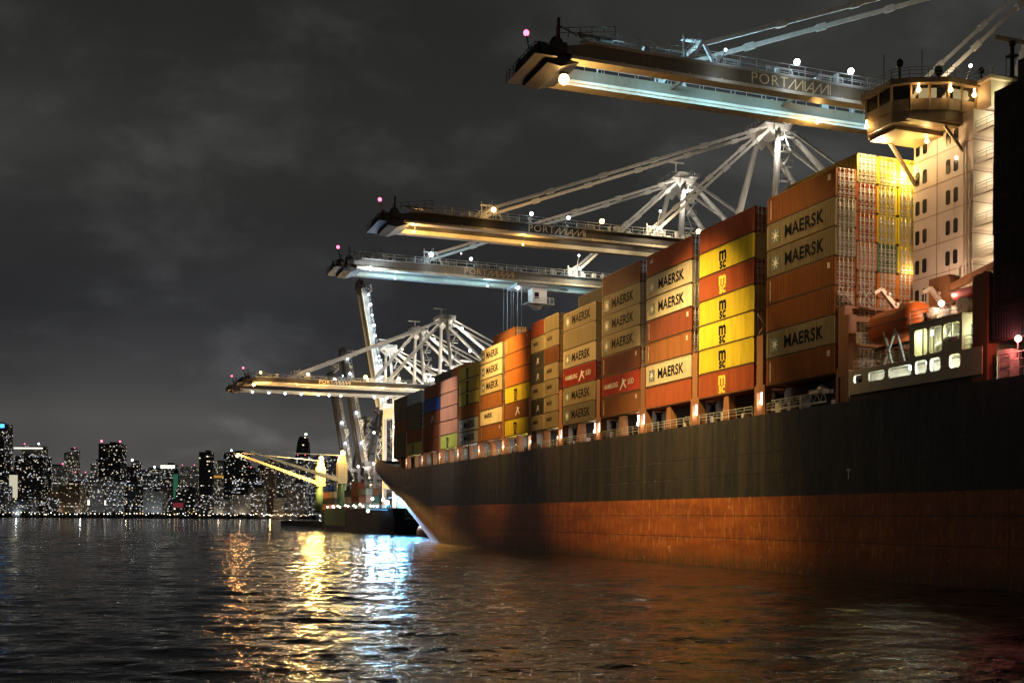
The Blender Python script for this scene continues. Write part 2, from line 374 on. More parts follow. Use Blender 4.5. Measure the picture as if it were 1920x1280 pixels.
# ------------------------------------------------------------------ container ship
P0, PC, BH = 68.0, 89.4, 21.4
TIER, TIERL, ZB = 2.93, 2.62, 20.1
ship = thing('container_ship', (PC, 60, 0), 'huge black hulled container ship with rust red bottom moored under the cranes', 'container ship')
def sst(z): # stem profile
    pts = [(-3,304),(4,305.5),(8,308),(12,312.5),(17,320),(21,327),(24,331)]
    for (a,b),(c,d) in zip(pts[:-1],pts[1:]):
        if z <= c: return b+(d-b)*(z-a)/(c-a)
    return pts[-1][1]
def ss0(z): return 225 + max(0,min(1,z/17))**1.1*55
def nn(z): return 1.55 + max(0,min(1.2,z/17))*1.1
def hb(s, z):
    a, b = ss0(z), sst(z)
    if s <= a: return BH
    t = min(1, (s-a)/(b-a)); return BH*max(0, 1-t**nn(z))**(.95 if z > 12 else 1.1)
def zdk(s):
    t = max(0, min(1, (s-258)/40)); return 17.1 + 4.2*t*t*(3-2*t) + max(0, s-300)*.035
def hull_mat():
    m = bpy.data.materials.new('hull_paint'); m.use_nodes = True; n, l = nodes(m); b = n['Principled BSDF']
    t = n.new('ShaderNodeTexCoord'); sp = n.new('ShaderNodeSeparateXYZ'); l.new(t.outputs['Object'], sp.inputs[0])
    def noise(sx, sy, sz, scale, det=6, rough=.6):
        q = n.new('ShaderNodeMapping'); q.inputs['Scale'].default_value = (sx,sy,sz); l.new(t.outputs['Object'], q.inputs[0])
        a = n.new('ShaderNodeTexNoise'); a.inputs['Scale'].default_value = scale; a.inputs['Detail'].default_value = det; a.inputs['Roughness'].default_value = rough
        l.new(q.outputs[0], a.inputs['Vector']); return a.outputs['Fac']
    def rng(x, a, b_, c=0, d=1):
        q = n.new('ShaderNodeMapRange'); q.inputs[1].default_value = a; q.inputs[2].default_value = b_; q.inputs[3].default_value = c; q.inputs[4].default_value = d
        l.new(x, q.inputs[0]); return q.outputs[0]
    def mix(f, a, b_):
        q = n.new('ShaderNodeMixRGB'); l.new(f, q.inputs[0])
        for i, v in ((1,a),(2,b_)):
            if isinstance(v, tuple): q.inputs[i].default_value = (*v,1)
            else: l.new(v, q.inputs[i])
        return q.outputs[0]
    def math_(op, a, b_=None, v=None):
        q = n.new('ShaderNodeMath'); q.operation = op; l.new(a, q.inputs[0])
        if b_ is not None: l.new(b_, q.inputs[1])
        elif v is not None: q.inputs[1].default_value = v
        return q.outputs[0]
    streak = noise(1,1,.05,.55); fine = noise(1,1,.25,2.2); patch = noise(1,1,.6,.12)
    up = mix(rng(streak,.42,.66), (.022,.021,.019), (.055,.044,.031)); up = mix(rng(patch,.5,.75,0,.6), up, (.013,.013,.014))
    horiz = noise(1,.12,1,.9)
    red = mix(rng(horiz,.42,.7), (.37,.10,.018), (.22,.055,.013)); red = mix(rng(fine,.52,.72,0,.8), red, (.60,.27,.08)); red = mix(rng(noise(1,.3,.35,3.1,3,.8),.66,.72,0,.9), red, (.70,.42,.20))
    red = mix(rng(streak,.5,.7,0,.55), red, (.13,.045,.02))
    # weed and slime just over the waterline
    red = mix(math_('MULTIPLY', rng(sp.outputs['Z'],2.4,.3), rng(fine,.3,.6)), red, (.06,.045,.02))
    f = math_('LESS_THAN', sp.outputs['Z'], v=8.1); col = mix(f, up, red)
    # welded plate seams: long strakes and butts
    lines = None
    for z0 in (12.9, 10.6, 6.0, 3.4):
        d = math_('ABSOLUTE', math_('SUBTRACT', sp.outputs['Z'], v=z0)); q = math_('LESS_THAN', d, v=.07)
        lines = q if lines is None else math_('MAXIMUM', lines, q)
    yy = math_('ABSOLUTE', math_('SUBTRACT', math_('PINGPONG', sp.outputs['Y'], v=6.9), v=3.45))
    lines = math_('MAXIMUM', lines, math_('LESS_THAN', yy, v=.06))
    col = mix(math_('MULTIPLY', lines, v=.55), col, (.008,.007,.006)); l.new(col, b.inputs['Base Color'])
    l.new(rng(fine,.3,.7,.30,.5), b.inputs['Roughness'])
    bp = n.new('ShaderNodeBump'); bp.inputs['Strength'].default_value = .6; bp.inputs['Distance'].default_value = .14
    l.new(math_('ADD', noise(1,1,.45,.55,4), math_('MULTIPLY', lines, v=-.15)), bp.inputs['Height']); l.new(bp.outputs[0], b.inputs['Normal'])
    return m
HULL = hull_mat()
def build_hull():
    st = [-30+i*15 for i in range(17)]+[225+i*3 for i in range(14)]+[267+i*1.6 for i in range(16)]+[293+i*1.0 for i in range(22)]
    # stations as a fraction of the stem so that every row ends on the stem
    rows = [-2,-.5,1,2.5,4,6,8.1,10,12,14,15.5]
    mb = MB()
    for side in (-1, 1):
        vs = []; NR = len(rows)+2; ns = 0
        K = 90
        for k in range(K+1):
            u = k/K
            for r in range(NR):
                if r < len(rows): z = rows[r]
                else: z = None
                zz = z if z is not None else 20
                a = sst(zz)
                s = -30 + (ss0(zz)+30)*(u/.25) if u < .25 else ss0(zz)+(a-ss0(zz))*((u-.25)/.75)**.8 if False else (-30+(ss0(zz)+30)*(u/.25) if u < .25 else ss0(zz)+(a-ss0(zz))*(1-(1-(u-.25)/.75)**1.5))
                if z is None: z = 15.5+(zdk(s)-15.5)*(.5 if r == len(rows) else 1); 
                zf = min(z, 24)
                vs.append((PC+side*hb(s, zz if r >= len(rows) else z), s, z))
        fs = []
        for k in range(K):
            for r in range(NR-1):
                a = k*NR+r; fs.append((a, a+NR, a+NR+1, a+1))
        mb.add(vs, fs, 0, True)
    NR = len(rows)+2
    tr = [(PC-BH,-30,-2),(PC+BH,-30,-2),(PC+BH,-30,17.1),(PC-BH,-30,17.1)]
    mb.add(tr, [(0,1,2,3)])
    return mb.build('hull', HULL, ship)
build_hull()
bb = MB(); bb.ball((PC,311.5,.9), 3.4, 20, 14, 0, (1,3.4,1.12)); bb.build('bulbous_bow', HULL, ship)
# weather deck follows the hull a little below the bulwark top
d = MB(); vs = []
ks = [-30+i*12 for i in range(22)]+[228+i*3 for i in range(34)]
ks = [s for s in ks if s < 325]
for s in ks:
    b = max(.05, hb(s, 19)-.15); z = 17.0 if s < 262 else zdk(s)-1.3; vs += [(PC-b,s,min(z,zdk(s)-.08)),(PC+b,s,min(z,zdk(s)-.08))]
d.add(vs, [(2*i,2*i+1,2*i+3,2*i+2) for i in range(len(ks)-1)]); d.build('deck', M['deck'], ship)
f = MB(); f.prism([(68.6+3,281),(PC,300),(110.2-3,281),(110.2-3,280.6),(PC,299.4),(68.6+3,280.6)], 'z', 19.2, 23.8); f.build('breakwater', M['bridge'], ship)

# bays: aft end s, bow end s, tiers, height key, list of (colour, lettering) top to bottom of the outer row, tiers of row two
X2S = lambda x: 162000/(x-190)-24.9
BAYS = [
 (1432,'h',[('brown','c'),('grey','M'),('grey','M'),('brown','c'),('brown',None),('grey','M'),('brown','c')]),
 (1306,'h',[('red',None),('yellow','S'),('msred','s'),('yellow','S'),('yellow','S'),('yellow','S'),('msred','s')]),
 (1207,'h',[('red','r'),('white','M'),('white','M'),('darkred','c'),('brown','c'),('white','M'),('msred',None)]),
 (1124,'h',[('darkred',None),('beige','M'),('beige','M'),('beige','M'),('darkred','c'),('hsred','H'),('brown','c')]),
 (1052,'h',[('beige','M'),('beige',None),('white','M'),('hsred','H'),('beige','M'),('grey','M')]),
 (991,'l',None),
 (943,'h',[('orange','c'),('orange',None),('orange',None),('yellow','S'),('brown','h'),('yellow','S')]),
 (897,'h',[('white','M'),('white','M'),('beige','M'),('brown',None),('white','m'),('brown','c')]),
 (857,'l',[('olive','S'),('olive','S'),('olive','S'),('brown',None),('lgrey','M'),('lgrey','M')]),
 (822,'h',[('salmon',None),('salmon',None),('salmon',None),('salmon',None),('lime','S')]),
 (792,'h',[('darkred',None),('blue',None),('darkred','h'),('darkred',None),('darkred',None)]),
 (760,'h',[('lgrey',None),('dgrey',None),('dgrey',None),('darkred',None),('olive','S')]),
 (735,'h',[('dgrey',None),('navy',None),('darkred',None),('dgrey',None),('dgrey',None)]),
]
B5 = ([('msred',None),('beige','m'),('dgrey','h'),('dgrey','h'),('beige','m'),('dgrey','h'),('beige','m')],
      [('beige',None),('beige','m'),('brown',None),('beige','m'),('beige','m'),('beige','m'),('beige','m')])
ROW2 = {0:8,1:7,2:7,3:7,4:7,5:7,6:6,7:7,8:6,9:6,10:6,11:5,12:4}
r2 = random.Random(11)
RC = ['brown','msred','darkred','grey','beige','yellow','orange','dgrey','brown']
bayname = lambda i: ORDN[i+1]+' bay ahead of deckhouse'
bay_s = []
inset = {}
for bi, (x, hk, rows) in enumerate(BAYS):
    s1 = X2S(x); s0 = s1-12.19; bay_s.append((s0, s1)); T = TIER if hk == 'h' else TIERL
    ins = inset.get(bi, 0); pc = P0+.15+1.219+ins; grp = 'containers stacked on the ship'
    if rows is None:
        for half, (ya, col) in enumerate(((s0+6.13, B5[0]), (s0, B5[1]))):
            for k, (c, lt) in enumerate(col):
                container('20l', pc, ya, ZB+(len(col)-1-k)*T, c, lt, f"short {CC[c][1]} container, {ORDN[k+1]} from top, {'bowward' if half==0 else 'sternward'} column, outer row, {bayname(bi)}", grp, doors=(half==1))
        n1 = 7
    else:
        n1 = len(rows)
        for k, (c, lt) in enumerate(rows):
            w = ' lettered' if lt in ('M','m','S','s','H') else ''
            container('40'+hk, pc, s0, ZB+(n1-1-k)*T, c, lt, f"{CC[c][1]}{w} container, {ORDN[k+1]} from top, outer row, {bayname(bi)}", grp)
    # inner rows: all of them by the deckhouse, only what rises over the outer row further forward
    nrows = 5 if bi == 0 else 2
    for rw in range(1, nrows):
        n2 = ROW2[bi]
        pal0 = {1:['olive','msred','msred','salmon','brown','brown','beige','brown'],
               2:['yellow','yellow','yellow','green','orange','orange','brown','grey'],
               3:['yellow','yellow','yellow','yellow','orange','msred','brown','brown'],
               4:['yellow','yellow','orange','yellow','brown','brown','msred','grey']}
        for k in range(n2):
            if bi and k > 1 and bi not in (1,2,3,4): continue
            if bi == 0: c = pal0[rw][k]
            else: c = r2.choice(RC)
            if bi == 4 and k == 0: c = 'dgrey'
            z_ = ZB+(n2-1-k)*T if bi else ZB+min(4,n2-1-k)*TIERL+max(0,n2-5-k)*TIER
            container('40l' if (bi == 0 and k > 3) else '40'+hk, pc+2.5*rw, s0, z_, c, None, f"{CC[c][1]} container, {ORDN[k+1]} from top, {ORDN[rw+1]} row inboard, {bayname(bi)}", grp, doors=(bi==0 or k<2))
# the dark stacks aft of the deckhouse
for sb, tops in ((0,7),):
    s1 = 72.4
    for rw, n2 in ((0,7),(1,8)):
        for k in range(n2):
            c = ['navy','navy','navy','dgrey','navy','dgrey','navy','navy'][k]
            container('40h', P0+.15+1.219+2.5*rw, s1-12.19, ZB+(n2-1-k)*TIER, 'navy' if rw==0 else 'dgrey', 'h' if (rw==0 and k==2) else None, f"{CC[c][1]} unlit container, {ORDN[k+1]} from top, {'outer' if rw==0 else 'second inboard'} row, bay aft of the deckhouse", 'dark containers aft of the deckhouse', doors=False)

# hatch covers, pedestals, lashing bridges, rails, deck lamps
def portal(s, zt, lamp=True, wide=1.0, ins=0):
    """lashing bridge standing in the gap between two bays, centred on s"""
    p = P0+.12+ins; mb = MB(); w = .62*wide
    mb.box((p,s-w,20.4),(p+.9,s+w,zt)); mb.box((p-.01,s-1.0*wide,19.6),(p+.95,s+1.0*wide,20.4))
    for sg in (-1,1): mb.prism([(s+sg*.55*wide,17.0),(s+sg*1.15*wide,17.0),(s+sg*1.0*wide,19.6),(s+sg*.55*wide,19.6)], 'x', p-.005, p+.94)
    for z in (17.05+3.0, 20.1+2.6, zt-.25):
        mb.box((p+.9,s-.45,z),(p+40,s+.45,z+.22))
    for i in range(1,8): mb.box((p+5.0*i,s-.3,17.0),(p+5.0*i+.4,s+.3,zt))
    o = mb.build('lashing_bridge', M['bridge'], ship)
    r = MB()
    for z in (20.32, 22.95): r.rail([(p+.9,s-.6,z),(p+12,s-.6,z)], 1.0, .035, 2.4)
    for i in range(3): # lashing rods crossing the container ends
        x = p+2.5*i+.3
        r.tube((x,s+.9,zt+.1),(x+1.9,s+1.25,zt+2.8), .045, 5)
        r.tube((x+1.9,s+.9,zt+.1),(x,s+1.25,zt+2.8), .045, 5)
        r.tube((x,s+.9,20.6),(x+1.9,s+1.25,23.1), .045, 5)
    r.build('lashing_rods', M['bar'], o)
    if lamp:
        q = MB(); q.ball((p+.35,s,18.55), .26, 10, 8); q.box((p+.25,s-.12,18.8),(p+.45,s+.12,19.6)); l_ = q.build('deck_lamp', M['whitel'], ship)
        light(ship, (p+.1,s,18.35), WARM, 60, .15)
    return o
gaps = [(bay_s[0][0]-1.15)]+[(bay_s[i][1]+bay_s[i+1][0])/2 for i in range(12)]
for i, s in enumerate(gaps):
    zt = 25.9 if i else 26.6
    portal(s, zt, lamp=i > 0, wide=1.0 if 0 < i < 7 else .8, ins=inset.get(i-1,0) if i else -.05)
for bi, (s0, s1) in enumerate(bay_s):
    ins = inset.get(bi,0); h = MB(); h.box((P0+2.6+ins,s0-.2,17.0),(P0+2.9+ins,s1+.2,19.7)); h.box((P0+2.6+ins,s0+.1,19.7),(107-ins,s1-.1,20.06)); h.build('hatch_cover', M['hatch'], ship)
    for fr in ((.5,) if bi else ()):
        s = s0+(s1-s0)*fr; m = MB(); m.prism([(s-.85,17.0),(s+.85,17.0),(s+.45,20.05),(s-.45,20.05)], 'x', P0+.3+ins, P0+1.15+ins); m.build('container_pedestal', M['bridge'], ship)
    if bi < 9:
        m = MB(); a = s0+.2 if bi else s0+4; m.rail([(P0+.12,a,17.1),(P0+.12,s1-.2,17.1)], 1.1, .032, 1.6, mids=(.38,.72)); m.build('railing', M['rail'], ship)
    for fr in ((.27,.78) if 6 <= bi < 12 else (.25,) if 3 <= bi < 6 else ()):
        s = s0+(s1-s0)*fr; q = MB(); q.ball((P0+1.6+ins,s,18.7), .3, 10, 8); q.box((P0+1.5+ins,s-.1,18.95),(P0+1.7+ins,s+.1,19.9)); q.build('deck_lamp', M['whitel'], ship)
        light(ship, (P0+1.2+ins,s,18.6), WARM, 60, .2)
# fittings strewn on the side passage
fr_ = random.Random(5)
for bi in range(0,9):
    s0, s1 = bay_s[bi]
    for k in range(6):
        s = s0+fr_.random()*(s1-s0); p_ = P0+1.1+fr_.random(); m = MB(); m.box((p_,s,17.02),(p_+.5+fr_.random()*.5,s+.2+fr_.random()*.5,17.4+fr_.random()*1.4)); m.build('deck_locker', M['bar'], ship)
# accommodation ladder stowed under the sternmost bay
s0, s1 = bay_s[0]
m = MB(); za = 17.4
m.beam((P0+.3,s0+1.5,za+.1),(P0+.3,s1-.8,za+.1),.12,.2); m.beam((P0+.3,s0+1.5,za+1.1),(P0+.3,s1-.8,za+1.1),.08,.08)
n_ = 9
for i in range(n_):
    a = s0+1.5+(s1-s0-2.3)*i/n_; b = a+(s1-s0-2.3)/n_
    m.beam((P0+.3,a,za+.1),(P0+.3,(a+b)/2,za+1.1),.05,.05); m.beam((P0+.3,(a+b)/2,za+1.1),(P0+.3,b,za+.1),.05,.05)
m.build('accommodation_ladder', M['bar'], ship)
m = MB(); m.beam((P0+1.2,s0+2,18.6),(P0+1.2,s0+5.5,18.9),.5,.4); m.ball((P0+1.2,s0+3.5,18.9),.55,8,6); m.ball((P0+1.3,s0+4.6,18.7),.4,8,6); m.build('gangway_winch', M['bar'], ship)
# hull side plate with freeing ports below the lifeboat deck, and marks on the hull
m = MB(); a_ = P0-.012; m.add([(a_,91.15,10.55),(a_,90.55,10.55),(a_,90.55,10.38),(a_,90.78,10.38),(a_,90.78,9.6),(a_,90.92,9.6),(a_,90.92,10.38),(a_,91.15,10.38)],[(0,1,2,3,4,5,6,7)])
m.build('hull_mark', M['white'], ship, fix=False)
m = MB(); m.add([(P0-.012,260-.2,9.0),(P0-.012,260-.6,9.0),(P0-.012,260-.6,11.4),(P0-.012,260-.2,11.4)],[(0,1,2,3)])

# ------------------------------------------------------------------ deckhouse and boat deck
HP0, HP1, HS0, HS1 = 76.5, 102.3, 83.8, 92.0
dh = MB(); dh.box((HP0,HS0,17),(HP1,HS1,44.2)); house = dh.build('deckhouse', M['house'], ship)
sm = MB()
for k in range(9):
    z = 17.9+2.93*k; sm.box((HP0-.03,HS0-.02,z),(HP0+.02,HS1+.02,z+.06)); sm.box((HP0,HS0-.03,z),(HP1,HS0+.02,z+.06))
sm.box((HP0-.03,88.6,17),(HP0+.02,88.66,43.9)); sm.build('deck_seam', mat('rusty_seam',(.20,.10,.055),.7,dirt=0), house)
def win(s, z, w=.6, h=1.4):
    q = MB(); r = .2; pts = []
    for cx, cy, a0 in ((w/2-r,h/2-r,0),(-w/2+r,h/2-r,90),(-w/2+r,-h/2+r,180),(w/2-r,-h/2+r,270)):
        for a in (0,30,60,90): pts.append((s+cx+r*math.cos(R(a0+a)), z+cy+r*math.sin(R(a0+a))))
    q.prism(pts, 'x', HP0-.025, HP0+.01); wo = q.build('window', M['glass'], house)
    f_ = MB(); k = 1.16; pts2 = [(s+(u-s)*k, z+(v-z)*1.08) for u, v in pts]; f_.prism(pts2, 'x', HP0-.014, HP0+.01); f_.build('window_frame', M['house'], wo) if False else None
    return wo
for k in range(7):
    for sc0 in (90.9, 86.6):
        if k == 6 and sc0 < 88: zz = 42.4
        else: zz = 24.95+2.95*k
        for ds in (-.52,.52): win(sc0+ds, zz)
for ss_, r_ in ((84.05,.09),(84.5,.06),(84.85,.06)):
    q = MB(); q.tube((HP0-.16,ss_,19),(HP0-.16,ss_,38+ss_%1*4),r_,8)
    for k in range(7): q.box((HP0-.2,ss_-.12,20+k*2.93),(HP0+.01,ss_+.12,20.12+k*2.93))
    q.build('outside_pipe', M['house'], ship)
q = MB(); q.tube((HP0-.2,85.4,27.6),(HP0-.2,85.4,29.6),.14,8); q.tube((HP0-.2,85.4,29.6),(HP0-.2,84.2,30.1),.14,8); q.build('vent_pipe', M['house'], ship)
for (a_, b_) in ((91.7,40.0),(88.3,33.2),(86.9,30.2),(91.2,31.0),(86.3,36.1),(90.5,27.9)):
    q = MB(); q.add([(HP0-.012,a_,b_),(HP0-.012,a_-.07,b_),(HP0-.012,a_-.05,b_-1.3),(HP0-.012,a_-.02,b_-1.4)],[(0,1,2,3)]); q.build('rust_streak', mat('rust_run',(.22,.11,.05),.8,dirt=0), house)
# stair and pipe recess behind the deckhouse
rc = MB(); rc.box((79.6,75,17),(99,83.8,46.2)); rc.build('aft_casing', M['house'], ship)
bl = MB()
for k in range(8):
    z = 21.2+2.93*k; bl.box((HP0,78,z),(79.6,83.75,z+.16)); bl.rail([(HP0+.08,83.6,z+.16),(HP0+.08,78,z+.16)], 1.05, .03, 1.3, mids=(.4,.75))
    bl.beam((78.2,83.4,z-2.8),(78.2,79.5,z+.1),.7,.12)
for s in (83.6,82.9): bl.tube((79.4,s,18),(79.4,s,43), .12, 8)
bl.build('outside_stairs', M['house'], ship)
for k in range(8):
    z = 22.9+2.93*k
    if z > 44: continue
    q = MB(); q.ball((78.6,82.8,z+.35), .27, 10, 8); q.box((78.6,82.72,z+.5),(79.6,82.9,z+.65)); q.build('stair_lamp', M['whitel'], ship)
    light(ship, (78.0,82.9,z+.1), (1,.92,.42), 38, .2)
# bridge deck with enclosed wing reaching out to the ship's side
br = MB()
BZ = 44.4
br.box((78.0,83.2,BZ),(100,92.4,46.9)); br.box((77.6,82.8,46.9),(100.4,92.8,47.2)); bridge = br.build('wheelhouse', M['house'], ship)
wg = MB()
wg.prism([(70.2,87.6),(70.2,91.2),(71.2,92.3),(78.1,92.3),(78.1,85.2),(74.5,85.2),(71.4,86.6)], 'z', 43.3, 44.35)
wg.prism([(69.7,87.2),(69.7,91.6),(70.9,92.7),(78.1,92.7),(78.1,84.6),(74.3,84.6),(71.0,86.1)], 'z', 46.7, 47.2)
for (x, y) in ((70.1,87.5),(70.1,91.2),(71.2,92.2),(71.4,86.4),(74.6,85.0),(77.9,85.0),(76.2,85.0),(73.0,85.7),(74.4,92.2),(77.8,92.2),(70.1,89.3)):
    wg.beam((x+.12,y+.1,44.3),(x,y,46.75), .2,.2)
for a, b in (((70.15,87.6),(70.15,91.2)),((71.4,86.5),(74.6,85.1)),((74.6,85.1),(78,85.1)),((70.2,87.5),(71.4,86.5)),((71.2,92.3),(78,92.3)),((70.15,91.2),(71.2,92.3))):
    wg.beam((*a,44.85),(*b,44.85), .10, 1.05)
wing = wg.build('bridge_wing', M['wing'], ship)
gl = MB()
for a, b in (((70.2,87.6),(70.2,91.2)),((71.5,86.6),(74.6,85.25)),((74.7,85.2),(78,85.2)),((70.3,87.6),(71.5,86.6))):
    gl.beam((*a,46.0),(*b,46.0), .04, 1.4)
gl.build('wing_glazing', M['glass'], wing)
for a, b in (((72.2,86.22),(73.7,85.55)),((75.3,85.12),(76.9,85.12))):
    q = MB(); q.beam((*a,45.9),(*b,45.9),.09,.9); q.build('lit_window', emit('wing_window_light',(1,.75,.35),.35), wing)
sf = MB()
sf.box((70.9,87.9,42.9),(77.3,91.7,43.28)); sf.beam((73.2,91.6,43.1),(76.6,91.8,39.2),.3,.3); sf.beam((75.1,86.0,43.1),(76.6,85.2,40.6),.25,.25)
pass
sf.box((70.5,85.6,43.1),(76.5,86.0,43.3)); sf.build('wing_bracket', M['wing'], wing)
rl = MB(); rl.rail([(70,91.6,47.2),(70,87.4,47.2),(71.2,86.3,47.2),(74.3,84.8,47.2),(78,84.8,47.2)],1.05,.035,1.4,mids=(.4,.75)); rl.rail([(78,83,47.2),(78,92.6,47.2)],1.05,.035,1.6)
rl.build('roof_railing', M['rail'], ship)
for (p,s,z,pw,rad) in ((72.0,86.0,46.1,26,.2),(74.6,84.7,46.0,26,.2),(77.4,84.7,45.9,26,.2),(69.9,90.9,44.0,22,.2),(75.2,88.6,42.5,230,.25)):
    q = MB(); q.ball((p,s,z),.21,10,8); q.box((p-.06,s-.06,z+.15),(p+.06,s+.06,z+.6)); q.build('wing_lamp', M['sodl'] if pw < 500 else M['whitel'], wing)
    light(ship, (p-.28,s-.25,z-.2), (1,.60,.24), pw, .2)
q = MB(); q.ball((79.6,82.7,45.9),.25,10,8); q.build('wing_lamp', M['whitel'], wing); light(ship,(79.2,82.2,45.6),(.95,1,.40),90,.2)
light(ship, (76.2,92.55,40.4), (1,.72,.16), 1500, .25); light(ship, (77.2,92.4,31), (1,.66,.38), 110, .25); light(ship,(71.6,91.2,42.6),(1,.70,.40),1700,.25); pass
q = MB(); q.ball((76.3,92.35,40.3),.2,10,8); q.build('front_lamp', M['sodl'], house); q = MB(); q.ball((77.5,92.3,31),.2,10,8); q.build('front_lamp', M['sodl'], house)
# things on the monkey island
mt_ = MB(); mt_.tube((89,92.0,48.2),(89,92.0,55.2),.28,8,.2); mt_.box((88.2,91.4,51.6),(89.8,92.6,51.75)); mt_.box((88.5,91.6,54.0),(89.5,92.4,54.2)); mt_.tube((89,92,55.2),(89,92,55.6),.35,10)
mst = mt_.build('radar_mast', M['dark'], ship); q = MB(); q.box((86.7,91.85,55.6),(91.6,92.15,55.95)); q.build('radar_scanner', M['ycr'], mst)
for (p,s,h,r_) in ((71.6,88.2,1.9,.36),(72.8,90.8,1.3,.3),(76.2,88.2,1.8,.42),(79.4,86,1.5,.3)):
    q = MB(); q.tube((p,s,47.15),(p,s,47.2+h),.12,8); q.ball((p,s,47.2+h+r_*.8),r_,10,8,0,(1,1,1.2)); q.build('antenna_dome', M['dark'], ship)
q = MB()
for (p,s,h) in ((74.9,89,3.8),(70.4,89,2.6),(79.8,90,3.2),(81,84.5,2.4)): q.tube((p,s,47.7),(p,s,47.7+h),.04,5)
q.build('whip_antenna', M['dark'], ship)

# boat deck: low plated side with lit openings, the tall house of the pilot station, all at the ship's side
BP = P0+.02
def wallx(p, s0, s1, z0, z1, holes, name, parent, th=.22, m=M['house']):
    """wall with normal -X and rectangular rounded openings cut by assembling pieces"""
    mb = MB(); ys = sorted(set([s0,s1]+[h[0] for h in holes]+[h[1] for h in holes])); zs = sorted(set([z0,z1]+[h[2] for h in holes]+[h[3] for h in holes]))
    for a, b in zip(ys[:-1], ys[1:]):
        for c, d_ in zip(zs[:-1], zs[1:]):
            if any(h[0] <= (a+b)/2 <= h[1] and h[2] <= (c+d_)/2 <= h[3] for h in holes): continue
            mb.box((p,a,c),(p+th,b,d_))
    for h in holes: # rounded corners
        for (cy, cz, sy, sz) in ((h[0],h[2],1,1),(h[1],h[2],-1,1),(h[0],h[3],1,-1),(h[1],h[3],-1,-1)):
            r = min(.28, (h[3]-h[2])*.3); pts = [(cy,cz)]+[(cy+sy*(r-r*math.cos(R(a))), cz+sz*(r-r*math.sin(R(a)))) for a in (90,60,30,0)]
            mb.prism(pts, 'x', p+.003, p+th-.003)
    return mb.build(name, m, parent)
lo = [(88.9,90.2,18.75,19.5),(85.7,88.0,18.7,19.55),(82.0,85.1,18.65,19.6),(80.0,81.5,18.6,19.75),(78.3,79.6,18.6,19.75),(75.9,77.2,18.6,19.75)]
wallx(BP, 73.4, 90.9, 17.7, 20.0, lo, 'boat_deck_side', ship, m=M['boatdeck'])
m = MB(); m.box((BP+.1,73.4,17.0),(BP+.3,90.9,17.69)); m.build('boat_deck_sill', M['hatch'], ship)
hi = [(79.95,81.6,20.2,22.5),(78.1,79.75,20.2,22.5),(76.0,77.95,20.95,22.5)]
wallx(BP, 75.7, 82.3, 20.0, 23.0, hi, 'boat_station_side', ship, m=M['boatdeck'])
m = MB()
for a_,b_,c_,d_ in ((68.25,69.0,20,23),(70.6,71.0,20,23),(73,76,20,23),(69.0,70.6,22.3,23),(71.0,73.0,22.3,23),(71.0,73.0,20,20.8)): m.box((a_,75.8,c_),(b_,76.0,d_))
m.box((71.0,76.3,20.1),(73,76.4,22.9)); m.build('boat_station_end', M['boatdeck'], ship)
m = MB(); m.box((BP-.06,75.6,23.0),(76.4,82.4,23.16)); m.box((BP+.25,74,19.9),(76.4,90.6,20.0)); m.box((75.9,82.6,20.05),(76.2,90.6,23)); m.box((70.9,76.1,20.05),(71.1,82.2,22.95)); m.box((70.3,73.6,17.05),(70.5,90.6,19.85))
m.box((BP+.3,82.1,20.05),(70.8,82.25,22.95)) ; m.build('boat_deck', M['boatdeck'], ship)
m = MB()
for s in (80.6,79.2,77.0): m.beam((BP+.11,s,20.2),(BP+.11,s,22.5),.10,.10)
m.rail([(BP+.3,73.2,20),(BP+.3,75.7,20)],1.2,.035,1.0,mids=(.35,.7)); m.tube((BP+.2,76.2,21.1),(BP+.2,77.8,21.1),.28,8)
for s in (83.5,85.2): m.beam((BP+.5,s,20.0),(BP+.5,s+1.2,23.2),.18,.18)
m.beam((BP+.5,86.5,20),(BP+.5,84.7,23.2),.2,.2); m.rail([(BP+.3,82.7,20),(BP+.3,90.6,20)],1.05,.035,1.3,mids=(.4,.75)); m.rail([(BP+.1,75.7,23.16),(BP+.1,82.3,23.16)],1.1,.035,1.5,mids=(.35,.7))
m.build('boat_deck_railing', M['rail'], ship)
for (s,z,pw,c,lm,ph) in ((89.4,19.3,85,COOL,'cooll',.9),(86.3,19.3,85,COOL,'cooll',.8),(82.9,19.35,85,COOL,'cooll',.8),(80.7,19.4,95,COOL,'cooll',.9),(78.8,19.4,95,COOL,'cooll',.9),(76.3,19.4,150,(.9,1,.6),'whitel',.9),
                     (81.0,22.2,170,(.94,1,.52),'cooll',1.3),(76.6,22.25,170,(.94,1,.52),'cooll',1.2),(74.7,21.9,110,(.95,1,.6),'whitel',1.6),(83.4,21.9,170,(.85,.97,.8),'cooll',2.2)):
    q = MB(); q.ball((BP+ph,s,z),.2,10,8,0,(1,1.5,.8)); q.box((BP+ph-.1,s-.3,z+.14),(BP+ph+.1,s+.3,z+.3)); q.build('boat_deck_lamp', M[lm], ship)
    light(ship, (BP+ph-.25,s,z-.12), c, pw, .15)
rb = random.Random(9); m = MB()
for k in range(26):
    s = 74.4+rb.random()*8; z = 20+rb.random()*2.2; m.box((70.2,s,z),(70.85,s+.2+rb.random()*.7,z+.15+rb.random()*.7))
for k in range(8): m.tube((70.6,74.9+k*.9,20),(70.6,74.9+k*.9,22.9),.07,6)
m.tube((69.8,76.5,21.0),(69.8,79,21.9),.3,10); m.ball((69.9,80.3,20.9),.6,10,8); m.build('mooring_gear', M['bar'], ship)
m = MB()
for k in range(14):
    s = 83+rb.random()*7; z = 20+rb.random()*1.8; m.box((74.5,s,z),(75.7,s+.3+rb.random()*.6,z+.3+rb.random()*.9))
m.build('deck_machinery', M['bar'], ship)
